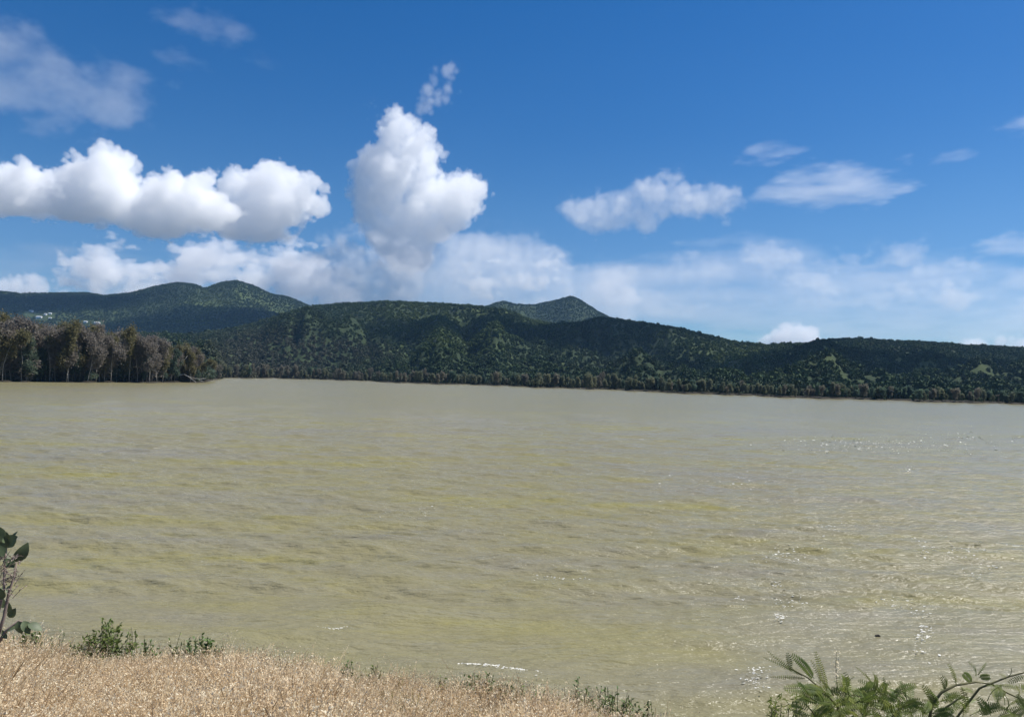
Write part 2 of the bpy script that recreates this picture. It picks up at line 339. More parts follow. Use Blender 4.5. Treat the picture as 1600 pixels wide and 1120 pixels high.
cumulus('soft white cloud drifting alone right of centre', 6800,
    [(858, 322), (880, 307), (930, 299), (965, 286), (1000, 274), (1030, 264), (1050, 264), (1070, 275), (1110, 286), (1135, 281), (1160, 294), (1178, 312)],
    [(858, 330), (890, 356), (920, 377), (960, 374), (1030, 370), (1042, 351), (1090, 347), (1130, 350), (1178, 320)], 64, .010, 1.9, 90, 12, soft=8, rough=6, ragged=3, br=(4, 11), halo=.05, body=.9, inset=2, rbig=(10, 26), nbig=60, gain=1.8)
stratus('thin flat cloud to the right of the lone soft cloud', 7000,
    [(1176, 298), (1210, 274), (1250, 261), (1300, 259), (1350, 259), (1400, 275), (1434, 292)], [(1176, 306), (1240, 320), (1290, 335), (1340, 325), (1434, 298)], 70, .010, 2.0, 13, soft=14, amp=13, cell=(60, 14))
stratus('small cap of cloud above the thin flat cloud', 7100, [(1288, 256), (1315, 246), (1348, 256)], [(1288, 264), (1315, 268), (1348, 264)], 24, .010, 1.8, 14, soft=7, amp=5, cell=(24, 10))
stratus('small wispy cloud high on the right', 7000, [(1160, 238), (1190, 222), (1225, 224), (1254, 240)], [(1160, 246), (1200, 251), (1254, 248)], 36, .0062, 1.8, 15, soft=9, amp=9, cell=(36, 9))
stratus('faint dash of cloud high near the right edge', 7000, [(1464, 243), (1495, 230), (1526, 240)], [(1464, 250), (1495, 254), (1526, 248)], 26, .005, 1.8, 16, soft=9, amp=7, cell=(30, 9))
stratus('tiny faint puff between the thin flat cloud and the faint dash', 7000, [(1402, 248), (1420, 238), (1436, 248)], [(1402, 254), (1420, 258), (1436, 253)], 22, .0055, 1.8, 66, soft=8, amp=5, cell=(20, 9))
stratus('small pale cloud cut by the right edge high in the sky', 6800, [(1555, 198), (1590, 180), (1660, 168)], [(1555, 204), (1600, 210), (1660, 214)], 44, .006, 2, 17, soft=10, amp=9, cell=(36, 11))
stratus('pale cloud cut by the right edge halfway up the sky', 8000, [(1514, 394), (1560, 370), (1600, 356), (1720, 340)], [(1514, 404), (1600, 407), (1720, 412)], 70, .008, 2.3, 18, soft=11, amp=10, cell=(50, 16))
stratus('dim cloud at the right edge just above the low bank', 9000, [(1566, 440), (1600, 408), (1720, 393)], [(1566, 454), (1600, 464), (1720, 470)], 70, .0065, 2.4, 19, soft=11, amp=10, cell=(50, 18))
stratus('large thin veil of cloud at the upper left', 5200,
    [(-160, 10), (0, 26), (50, 38), (90, 75), (130, 105), (165, 122), (180, 107), (215, 110), (237, 128)], [(-160, 120), (0, 158), (60, 186), (150, 200), (190, 211), (215, 201), (237, 138)], 110, .0048, 2.2, 20, soft=22, amp=22, cell=(46, 30), base=.05)
stratus('wispy cloud scrap under the thin upper left veil', 5200, [(38, 190), (70, 175), (98, 190)], [(38, 208), (70, 218), (98, 208)], 44, .004, 2.0, 21, soft=14, amp=10, cell=(30, 20))
stratus('ragged wisp near the top of the sky on the left', 5200, [(242, 32), (300, 12), (330, 8), (360, 20), (385, 36)], [(242, 42), (300, 54), (345, 76), (385, 50)], 60, .0036, 2.0, 22, soft=16, amp=16, cell=(40, 20))
stratus('faint lower wisp near the top of the sky on the left', 5200, [(242, 84), (270, 74), (316, 94)], [(242, 94), (280, 108), (316, 104)], 40, .0034, 2.0, 23, soft=11, amp=8, cell=(36, 14))
stratus('faint rightmost wisp near the top of the sky on the left', 5200, [(374, 88), (400, 78), (436, 96)], [(374, 98), (405, 110), (436, 104)], 36, .0024, 2.0, 24, soft=11, amp=8, cell=(36, 14))
cumulus('small brilliant white cumulus head peeping over the right ridge', 12000, [(1180, 530), (1198, 512), (1218, 500), (1236, 496), (1253, 507), (1272, 508), (1288, 522)], [(1180, 560), (1288, 560)], 60, .022, 1.8, 50, 25, soft=4, rough=3, br=(3, 9), inset=2)
cumulus('thin bright cloud lying along the ridge line at the far right', 12000, [(1486, 536), (1520, 524), (1560, 521), (1600, 523), (1720, 526)], [(1486, 560), (1720, 565)], 50, .018, 2.0, 50, 26, soft=6, rough=3, br=(3, 7), inset=2)
cumulus('bright low cloud resting on the hill line at the left edge', 10000, [(-160, 418), (-60, 422), (0, 428), (40, 427), (62, 434), (95, 436), (122, 448)], [(-160, 485), (122, 485)], 70, .018, 2.2, 80, 27, soft=5, rough=5, br=(4, 12), inset=3)
stratus('thin grey veil between the long cumulus and the left hills', 9800, [(-160, 368), (0, 368), (80, 374), (180, 394), (240, 405)], [(-160, 440), (0, 450), (240, 462)], 90, .0022, 3.0, 28, soft=18, amp=18, cell=(70, 20), base=.1)
def shade_cloud(px, d, z, wpx, hm, seed):
    # a cumulus above the picture whose shadow lies on the hills
    rng = np.random.default_rng(seed); n = (44, 30, 14); v = 22*wpx
    x, y, zz = np.meshgrid(*[np.linspace(-1, 1, k) for k in n], indexing='ij'); f = 1-np.sqrt(x**2+y**2+zz**2)+fbm(n, 9, rng, 4, .6)*.75
    dens = np.clip(f*4, 0, 1); L = (1600-z)/sv.z; c = np.array([(px-800)/F*d, d, z])+np.array(sv)*L
    M = Matrix.Translation(Vector(c-np.array([n[0]*v/2, n[1]*v/2*hm, n[2]*8]))) @ Matrix.Diagonal((1, hm, 16/v, 1))
    o = field_volume(dens.astype(np.float32), v, cloud_mat(.012, .3), M, None, None)
    for k in ('label', 'category', 'group'):
        if k in o: del o[k]
    o['kind'] = 'stuff'
shade_cloud(900, 1080, 60, .85, .62, 71)
shade_cloud(420, 2050, 110, 1.2, .6, 72)
shade_cloud(1330, 760, 35, .5, .6, 73)
shade_cloud(90, 2400, 190, .8, .6, 74)
#CLOUDS_END
print('clouds', round(time.time()-T0, 1))

# ------------------------------------------------------------------ water
def water_mat():
    m, t, b = nodes('muddy_water')
    geo = NN(t, 'ShaderNodeNewGeometry')
    def mapped(sx, sy, rz=-.12):
        mp = NN(t, 'ShaderNodeMapping'); mp.inputs['Rotation'].default_value = (0, 0, rz); mp.inputs['Scale'].default_value = (sx, sy, 1)
        t.links.new(geo.outputs['Position'], mp.inputs[0]); return mp.outputs[0]
    silt = noise(t, 1, 3, .6, mapped(.05, .16)); silt2 = noise(t, 1, 4, .6, mapped(.25, .9))
    f = math_(t, 'ADD', math_(t, 'MULTIPLY', silt, .65), math_(t, 'MULTIPLY', silt2, .35))
    c = ramp(t, f, [(.34, (.214, .196, .140)), (.52, (.228, .206, .111)), (.62, (.241, .216, .084)), (.72, (.254, .226, .058))])
    # whitecap flecks
    fm = math_(t, 'MULTIPLY', maprange(t, noise(t, 1, 5, .7, mapped(.9, 4.5)), .64, .69, 0, 1, True), maprange(t, noise(t, 1, 2, .5, mapped(.06, .12)), .56, .68, 0, 1, True))
    c = mixc(t, fm, c, (.75, .74, .66))
    t.links.new(c, b.inputs['Base Color']); b.inputs['IOR'].default_value = 1.33
    b.inputs['Specular IOR Level'].default_value = .25; t.links.new(maprange(t, fm, 0, 1, .2, .6), b.inputs['Roughness'])
    h1 = noise(t, 1, 4, .6, mapped(1.6, 5.0)); h2 = noise(t, 1, 3, .6, mapped(7, 16)); h3 = noise(t, 1, 3, .55, mapped(.35, 1.3))
    hh = math_(t, 'ADD', math_(t, 'ADD', math_(t, 'MULTIPLY', h1, .135), math_(t, 'MULTIPLY', h2, .015)), math_(t, 'MULTIPLY', h3, .22))
    bp = NN(t, 'ShaderNodeBump'); bp.inputs['Strength'].default_value = 1.0; bp.inputs['Distance'].default_value = 1.0
    t.links.new(hh, bp.inputs['Height']); t.links.new(bp.outputs[0], b.inputs['Normal'])
    return m
def wave_z(X, Y, row):
    rng = np.random.default_rng(11); Z = np.zeros_like(X)
    gust = .7+.6*sstep(np.sin(X*.05+Y*.02+1)*.5+np.sin(X*.021-Y*.043)*.5, -1, 1)
    for k in range(72):
        lam = float(np.exp(rng.uniform(math.log(.40), math.log(4.2)))); th = rng.normal()*.36+.15
        kx, ky = math.sin(th)*2*math.pi/lam, math.cos(th)*2*math.pi/lam
        a = .0058*lam**.8*rng.uniform(.5, 1.4); ph = rng.uniform(0, 6.28)
        fade = np.clip(1.4-row*2.2/lam, 0, 1); s_ = np.sin(kx*X+ky*Y+ph)
        Z += a*fade*gust*(s_+.4*(s_*s_-.5))
    return Z
def build_water():
    dep = np.concatenate([np.linspace(.75, .30, 60)[:-1], np.linspace(.30, .0145, 620), np.geomspace(.0140, .0022, 24)])
    d = EYE/dep; u = np.linspace(-1.5, 1.5, 960)
    u = np.sign(u)*np.where(np.abs(u) < .8, np.abs(u), .8+(np.abs(u)-.8)*1.6)
    X = u[None, :]*d[:, None]; Y = np.repeat(d[:, None], len(u), 1)
    Z = wave_z(X, Y, np.gradient(d)[:, None])
    P = np.stack([X, Y, Z], -1)
    o = link('water', grid_mesh('water', P, water_mat())); tag(o, kind='structure')
build_water()

# ------------------------------------------------------------------ terrain: far shore, foothills, two ridges
HZ = horizon
RIDGE_A = [(-900, 520), (-200, 522), (0, 515), (200, 518), (300, 520), (380, 506), (430, 491), (478, 476), (520, 471), (600, 467), (680, 470), (740, 474), (790, 480), (825, 495), (863, 502), (905, 501), (925, 494), (945, 493), (1000, 500), (1060, 510), (1100, 520), (1150, 532), (1200, 536), (1260, 533), (1300, 526), (1335, 523), (1400, 527), (1500, 532), (1600, 537), (1800, 545), (2500, 555)]
RIDGE_A_D = [(-900, 1500), (300, 1500), (600, 1750), (900, 1650), (1150, 1350), (1330, 1100), (2500, 1000)]
RIDGE_B = [(-900, 470), (-200, 450), (0, 455), (30, 458), (60, 457), (130, 456), (160, 461), (200, 457), (240, 446), (275, 440), (300, 443), (316, 449), (340, 440), (365, 437), (395, 446), (420, 458), (450, 463), (480, 476), (560, 500), (700, 492), (760, 479), (772, 474), (785, 471), (805, 477), (830, 476), (850, 472), (872, 468), (890, 463), (903, 468), (932, 488), (960, 500), (1050, 530), (1200, 555), (2500, 575)]
SHORE = [(-900, 606), (-300, 600), (0, 596.5), (200, 598), (322, 598), (336, 593), (350, 591), (450, 591), (600, 597), (900, 607), (1200, 620), (1600, 632), (2000, 645), (2500, 660)]
PX0, PX1 = -900, 2500
cols = np.linspace(PX0, PX1, 900)
dists = np.concatenate([np.geomspace(200, 700, 200), np.linspace(705, 3300, 300)])
def shore_d(px):
    px = np.asarray(px, float); y = inter(SHORE, px)+np.where(px > 345, .5*np.sin(px*.031)+.4*np.sin(px*.083+1)+.3*np.sin(px*.21+2), .4*np.sin(px*.06)+.3*np.sin(px*.19)); return EYE*F/np.maximum(y-HZ(px), 3)
_rng = np.random.default_rng(21)
_n1 = fbm((len(cols), len(dists)), (70, 36), _rng, 5, .5); _n2 = fbm((len(cols), len(dists)), (26, 30), _rng, 4, .5)
_n3 = fbm((len(cols), len(dists)), (20, 60), _rng, 3, .5, True)
def build_heights():
    px = cols[:, None]; d = dists[None, :]
    ds = shore_d(cols)[:, None]; ra = inter(RIDGE_A_D, cols)[:, None]; rb = np.full_like(ra, 2700)
    za = (EYE+(HZ(px)-inter(RIDGE_A, px))/F*ra)-9.0; zb = (EYE+(HZ(px)-inter(RIDGE_B, px))/F*rb)-6.0
    f0 = ds+60
    t = np.clip((d-f0)/(ra-f0), 0, 1); pa = np.where(cols[:, None] < 420, 1.3, 1.45)
    rise = za*(.12*t+.88*sstep(t, .02, 1.0)**(1/1.15)) 
    t2 = np.clip((d-ra)/(rb-ra), 0, 1); val = np.minimum(za, zb)*.72
    fall = np.where(t2 < .3, za+(val-za)*sstep(t2, 0, .3), val+(zb-val)*sstep(t2, .25, 1))
    z = np.where(d < ra, rise, fall)
    t3 = np.clip((d-rb)/(3300-rb), 0, 1); z = np.where(d > rb, zb*(1-.6*sstep(t3, 0, 1)), z)
    na = np.clip(t*4, 0, 1)*(1-.96*np.exp(-((d-ra)/230)**2))*(1-.95*np.exp(-((d-rb)/260)**2))
    z = z+na*(_n1*58+_n2*12-_n3*17)*np.clip(za/120, .3, 1)
    z = np.minimum(z, np.where(d < ra, np.maximum(EYE+(za-EYE)*d/ra*np.where(d < ra-60, .97, 1.0), .0)+3, 1e9))
    z = np.maximum(z, .6+.5*_n2)
    edge = sstep(d-ds, -10, 6); z = -2.5+(z+2.5)*edge
    return z
ZT = build_heights()
def terrain_z(px, d):
    i = np.clip((np.asarray(px)-PX0)/(PX1-PX0)*(len(cols)-1), 0, len(cols)-1.001); j = np.interp(d, dists, np.arange(len(dists))); j = np.minimum(j, len(dists)-1.001)
    i0, j0 = i.astype(int), j.astype(int); fi, fj = i-i0, j-j0
    return (ZT[i0, j0]*(1-fi)+ZT[i0+1, j0]*fi)*(1-fj)+(ZT[i0, j0+1]*(1-fi)+ZT[i0+1, j0+1]*fi)*fj
def hill_mat():
    m, t, b = nodes('hillside_scrub'); geo = NN(t, 'ShaderNodeNewGeometry')
    f = noise(t, .004, 5, .6, geo.outputs['Position']); g = noise(t, .06, 5, .7, geo.outputs['Position'])
    c = mixc(t, maprange(t, f, .50, .60, 0, 1), ramp(t, g, [(.3, (.018, .028, .016)), (.7, (.038, .055, .026))]), ramp(t, g, [(.3, (.035, .056, .022)), (.7, (.075, .095, .036))]))
    sz = NN(t, 'ShaderNodeSeparateXYZ'); t.links.new(geo.outputs['Position'], sz.inputs[0]); c = mixc(t, maprange(t, sz.outputs[2], .5, 1.6, 1, 0), c, (.035, .03, .022))
    t.links.new(c, b.inputs['Base Color']); b.inputs['Roughness'].default_value = .95; b.inputs['Specular IOR Level'].default_value = .1
    return m
U = (cols-800)/F
P = np.stack([U[:, None]*dists[None, :], np.repeat(dists[None, :], len(cols), 0), ZT], -1)
o = link('hills', grid_mesh('hills', P, hill_mat())); tag(o, kind='structure')
def soil_mat(name, a, b_, sc=3):
    m, t, b = nodes(name); geo = NN(t, 'ShaderNodeNewGeometry')
    t.links.new(ramp(t, noise(t, sc, 6, .65, geo.outputs['Position']), [(.35, a), (.65, b_)]), b.inputs['Base Color']); b.inputs['Roughness'].default_value = .95
    return m
# lake bed, one sheet under everything
mb = MB(); mb.add([(-3600, -60, -3.2), (3600, -60, -3.2), (3600, 3400, -3.2), (-3600, 3400, -3.2)], [(0, 1, 2, 3)])
tag(mb.build('ground', soil_mat('lake_bed_mud', (.09, .075, .05), (.14, .12, .08), .3)), kind='structure')
print('terrain', round(time.time()-T0, 1))

# ------------------------------------------------------------------ trees
def unit(v): return v/(np.linalg.norm(v, axis=-1, keepdims=True)+1e-9)
def leaf_quads(C, size, rng, up_bias=.3, aspect=.6):
    """free leaf-clump quads around centres C (n,3)"""
    n = len(C); nrm = rng.normal(size=(n, 3)); nrm[:, 2] += up_bias; nrm = unit(nrm)
    a = unit(np.cross(nrm, rng.normal(size=(n, 3)))); b = np.cross(nrm, a)
    s = (size*rng.uniform(.6, 1.4, n))[:, None]
    return np.stack([C-a*s-b*s*aspect*.5, C+a*s*.3-b*s*aspect, C+a*s+b*s*aspect*.4, C-a*s*.2+b*s*aspect], 1)
def branch_tree(seed, H, spread, trunk_r, first, nleaf, leaf, levels=3, lean=.06, up_=.55, thin=1.0):
    """a tapered trunk with limbs; returns (wood MB, leaf quads)"""
    rng = np.random.default_rng(seed); mb = MB(); tips = []
    def grow(p, d, L, r, lev):
        n = 5 if lev == 0 else 4; pts = [p]; q = p.copy(); dd = d.copy()
        for i in range(n):
            dd = unit(dd+rng.normal(size=3)*(.09 if lev == 0 else .2)+np.array([0, 0, .10*lev])); q = q+dd*L/n; pts.append(q)
        rad = np.linspace(r, r*(.45 if lev < levels-1 else .25), n+1)
        mb.tube(pts, rad, 6 if lev == 0 else (4 if lev == 1 else 3))
        if lev >= levels-1:
            tips.extend([pts[-1], pts[-2], pts[-3]]); return
        kids = int(rng.integers(4, 7)) if lev == 0 else int(rng.integers(3, 5))
        for k in range(kids):
            f = (first+(1-first)*(k+.6)/kids) if lev == 0 else rng.uniform(.35, 1)
            i = min(int(f*n), n-1); pp = pts[i]+(pts[i+1]-pts[i])*(f*n-i)
            az = rng.uniform(0, 6.28); side = np.array([math.cos(az), math.sin(az), 0])
            nd = unit(unit(pts[min(i+1, n)]-pts[i])*up_+side*spread*rng.uniform(.7, 1.3)+np.array([0, 0, .15]))
            grow(pp, nd, L*rng.uniform(.36, .58)*(1 if lev else .8), rad[i]*rng.uniform(.45, .6), lev+1)
        if lev == 0: tips.append(pts[-1])
    grow(np.array([0, 0, -.3]), unit(np.array([rng.normal()*lean, rng.normal()*lean, 1])), H*.72, trunk_r, 0)
    tips = np.array(tips); C = tips[rng.integers(0, len(tips), nleaf)]+rng.normal(size=(nleaf, 3))*H*.045*thin
    C = C[C[:, 2] > H*.12]
    return mb, leaf_quads(C, leaf, rng)
M_leaf_grey = leaf_mat('grey_brown_foliage', [(0, (.17, .152, .13)), (.5, (.22, .195, .162)), (1, (.26, .228, .178))], .5, .5)
M_leaf_olive = leaf_mat('olive_foliage', [(0, (.13, .122, .06)), (1, (.20, .18, .085))], .5, .5)
M_leaf_green = leaf_mat('dark_green_foliage', [(0, (.075, .11, .08)), (1, (.12, .155, .105))], .5, .55)
M_leaf_rust = leaf_mat('rusty_foliage', [(0, (.13, .055, .028)), (1, (.18, .075, .035))], .5, .3)
M_bark_pale = bark_mat('pale_bark', (.16, .145, .12), (.40, .37, .33), 3)
M_bark_dark = bark_mat('grey_bark', (.06, .052, .043), (.15, .13, .11), 3)
M_bark_white = bark_mat('bleached_wood', (.50, .48, .44), (.72, .70, .65), 4)

def tree_proto(seed, H, leafm, barkm, **kw):
    mb, Q = branch_tree(seed, H, **kw)
    return mb.mesh('trunk', barkm, True), quad_mesh('crown', Q, leafm)
def round_tree(seed, H, Wd, leafm, nleaf=1500, leaf=.42, trunk=True):
    rng = np.random.default_rng(seed); L = []
    for k in range(9):
        a = rng.uniform(0, 6.28); rr = rng.uniform(0, .32)*Wd; L.append((math.cos(a)*rr, math.sin(a)*rr, H*rng.uniform(.28, .82), Wd*rng.uniform(.18, .32)))
    L = np.array(L); pk = L[rng.integers(0, 9, nleaf)]; dirs = unit(rng.normal(size=(nleaf, 3))); C = pk[:, :3]+dirs*(pk[:, 3]*rng.uniform(.55, 1.05, nleaf))[:, None]; C[:, 2] = np.clip(C[:, 2], .3, H)
    mb = MB(); mb.tube([(0, 0, -.4), (.1, 0, H*.3), (0, .1, H*.7)], [.2, .15, .06], 6)
    for l in L[:5]: mb.tube([(0, 0, H*.25), (l[0]*.6, l[1]*.6, l[2]*.7), tuple(l[:3])], [.1, .07, .03], 4)
    return mb.mesh('trunk', M_bark_dark, True), quad_mesh('crown', leaf_quads(C, leaf, rng, .5), leafm)
def place_tree(meshes, p, rz, s, name, label, cat, group, slim=1):
    r = empty(name, p, rz, label, cat, group); r.scale = (s*slim, s*slim, s*random.uniform(.92, 1.08))
    link('trunk', meshes[0], r); link('crown', meshes[1], r); return r
random.seed(5)
PEN = {
    'grey': [tree_proto(100+i, 17, M_leaf_grey, M_bark_pale, spread=.55, trunk_r=.15, first=.16, nleaf=4200, leaf=.30) for i in range(4)],
    'olive': [tree_proto(120+i, 17, M_leaf_olive, M_bark_pale, spread=.5, trunk_r=.15, first=.15, nleaf=4200, leaf=.32) for i in range(2)],
    'green': [tree_proto(130+i, 12, M_leaf_green, M_bark_dark, spread=.6, trunk_r=.2, first=.08, nleaf=3400, leaf=.32) for i in range(2)],
    'low': [round_tree(150+i, 6, 7, M_leaf_grey if i < 2 else M_leaf_green, 1100, .36) for i in range(4)],
    'rust': [tree_proto(140, 15, M_leaf_rust, M_bark_pale, spread=.5, trunk_r=.2, first=.4, nleaf=1700, leaf=.3)],
}
PL = {'low': 'low bush under the trees of the left wooded point', 'grey': 'grey brown thin crowned tree with pale trunk on the left wooded point', 'olive': 'olive crowned tree with pale trunk on the left wooded point',
      'green': 'low dark green tree among pale trunks on the left wooded point'}
PEN_TOP = [(-200, 480), (0, 492), (30, 498), (45, 506), (85, 508), (105, 506), (125, 515), (160, 517), (190, 515), (230, 527), (262, 527), (290, 538), (312, 545), (335, 556), (352, 566)]
def pen_tree(px, back, kind, s=None, label=None):
    """a tree on the point: px column, metres behind the water's edge"""
    d = float(shore_d(px))+back; z = float(terrain_z(px, d)); y = inter(PEN_TOP, px)+random.uniform(-3, 12)+(24 if kind == 'green' else 0)
    H = (EYE+(HZ(px)-y)/F*d)-z; pr = random.choice(PEN[kind]); base = {'grey': 17, 'olive': 17, 'green': 12, 'rust': 15, 'low': 6}[kind]
    if kind == 'low': H = random.uniform(4, 10)
    place_tree(pr, ((px-800)/F*d, d, z), random.uniform(0, 6.28), (s or 1)*H/base*1.02, 'tree', label or PL[kind], 'tree', 'trees on the left wooded point', .82 if kind != 'low' else 1)
for row, (back, step) in enumerate(((3, 8.5), (10, 9), (20, 10), (34, 13))):
    px = -60+row*5
    while px < 322-row*2:
        k = random.choices(['grey', 'olive', 'green'], [.52, .2, .28] if row < 2 else [.6, .3, .1])[0]
        pen_tree(px+random.uniform(-4, 4), back+random.uniform(-2, 3), k); px += step*random.uniform(.75, 1.25)
for k in range(170):
    pen_tree(random.uniform(-60, 322), random.uniform(7, 34), 'low')
pen_tree(299, 10, 'rust', label='single rusty orange crowned tree near the tip of the left wooded point')
pen_tree(316, 6, 'olive', .9, 'last olive green tree at the tip of the left wooded point')
pen_tree(332, 8, 'olive', .8, 'small yellowish tree beyond the fallen tree at the tip of the left point')
# fallen bleached tree reaching into the water at the tip of the point
def fallen_tree():
    p0 = on_water(263, 597); D = p0[1]; k = D/F
    root = empty('fallen_tree', p0, 0, 'bleached fallen tree with bare white branches reaching into the water at the left point', 'fallen tree')
    def W(px, py, dz=0): return at(px, py, D+dz)-p0
    mb = MB(); mb.tube([W(262, 597), W(266, 590), W(276, 586, 2), (W(288, 585, 3)), W(300, 590, 3), W(318, 596, 2)], [.12, .17, .18, .15, .12, .06], 7)
    mb.build('trunk', M_bark_white, root, True)
    for pts in ([(276, 586), (280, 578), (284, 566), (283, 560)], [(283, 570), (288, 562), (293, 556)], [(270, 588), (262, 590), (256, 592)], [(288, 585), (294, 588), (305, 596), (308, 600)], [(280, 578), (276, 572), (275, 566)], [(300, 590), (312, 592), (322, 591)]):
        b = MB(); b.tube([W(x, y, random.uniform(-1, 1)) for x, y in pts], np.linspace(.11, .04, len(pts)), 5); b.build('branch', M_bark_white, root, True)
fallen_tree()
def lump(seed, r, sc, m, name, loc, parent=None):
    import bmesh
    bm = bmesh.new(); bmesh.ops.create_icosphere(bm, subdivisions=3, radius=1); rng = np.random.default_rng(seed); D = rng.normal(size=(14, 3)); A = rng.uniform(.06, .2, 14)
    for v in bm.verts:
        n = np.array(v.co); f = 1+sum(a*math.sin(3.2*float(n@d_)+i) for i, (a, d_) in enumerate(zip(A, D)))*.6
        v.co = Vector(n*f*r*np.array(sc))
    me = bpy.data.meshes.new(name); bm.to_mesh(me); bm.free(); me.materials.append(m); me.polygons.foreach_set('use_smooth', [True]*len(me.polygons))
    o = link(name, me, parent); o.location = loc; return o
M_rock = soil_mat('pale_rock', (.42, .40, .35), (.62, .60, .54), 2)
for px, py, w_, lab in ((300, 594.5, 1.1, 'larger white rock at the waterline beside the fallen tree'), (310.5, 595, .7, 'smaller white rock at the waterline beside the fallen tree')):
    p = on_water(px, py+2); tag(lump(int(px), w_, (1, .7, .7), M_rock, 'rock', (p[0], p[1], .25)), lab, 'rock')

# trees in a row along the far shore, each its own object
SHORE_P = []
M_leaf_shore = leaf_mat('shore_foliage', [(0, (.13, .155, .095)), (.5, (.175, .19, .115)), (1, (.23, .225, .135))], .4, .6)
M_leaf_shore2 = leaf_mat('brownish_shore_foliage', [(0, (.16, .15, .115)), (1, (.22, .20, .15))], .4, .6)
M_leaf_shore3 = leaf_mat('deep_green_shore_foliage', [(0, (.08, .13, .095)), (1, (.13, .185, .12))], .4, .6)
KS = [('greyish green', [round_tree(200+i, 9, 6.5, M_leaf_shore) for i in range(4)]), ('brownish', [round_tree(210+i, 9, 6, M_leaf_shore2, 1200) for i in range(3)]), ('deep green', [round_tree(220+i, 9, 6.5, M_leaf_shore3, 1700) for i in range(3)])]
def shore_top(px): return inter([(330, 556), (380, 560), (450, 566), (560, 570), (700, 573), (820, 577), (900, 578), (960, 576), (1040, 582), (1130, 588), (1200, 592), (1300, 593), (1400, 596), (1600, 606), (1700, 604)], px)
px = 336.0; nsh = 0
while px < 1700:
    d = float(shore_d(px))+random.uniform(.5, 12); z = float(terrain_z(px, d)); H = EYE+(HZ(px)-shore_top(px))/F*d-z; H *= random.uniform(.42, .86)
    wts = [.35, .5, .15] if px < 700 else ([.7, .15, .15] if px < 1250 else [.3, .15, .55])
    nm, prs = random.choices(KS, wts)[0]
    place_tree(random.choice(prs), ((px-800)/F*d, d, z), random.uniform(0, 6.28), H/9, 'shore_tree', f'{nm} bushy tree in the row along the far shoreline', 'tree', f'{nm} trees along the far shore', random.uniform(.55, .85)); nsh += 1
    px += random.uniform(4.2, 7.5)*(1.6 if random.random() < .06 else 1)
print('shore trees', nsh, round(time.time()-T0, 1))

# the forest on the hills: uncountable, one object that scatters crowns
def forest_mat():
    m, t, b = nodes('forest_foliage')
    oi = NN(t, 'ShaderNodeObjectInfo'); at_ = NN(t, 'ShaderNodeAttribute', attribute_type='INSTANCER', attribute_name='tint')
    geo = NN(t, 'ShaderNodeNewGeometry'); nz = noise(t, .022, 5, .7, geo.outputs['Position'])
    f = math_(t, 'ADD', math_(t, 'MULTIPLY', oi.outputs['Random'], .30), math_(t, 'MULTIPLY', nz, .60))
    g = ramp(t, f, [(.2, (.034, .060, .034)), (.5, (.058, .092, .044)), (.8, (.09, .13, .055))])
    br = ramp(t, f, [(.2, (.062, .066, .048)), (.5, (.092, .094, .066)), (.8, (.128, .124, .084))])
    li = ramp(t, f, [(.15, (.085, .12, .036)), (.85, (.155, .19, .065))])
    c = mixc(t, maprange(t, at_.outputs['Fac'], .5, 1, 0, 1), mixc(t, maprange(t, at_.outputs['Fac'], 0, .5, 0, 1), br, g), li)
    t.links.new(c, b.inputs['Base Color']); b.inputs['Roughness'].default_value = .9; b.inputs['Specular IOR Level'].default_value = .1
    return m
M_forest = forest_mat()
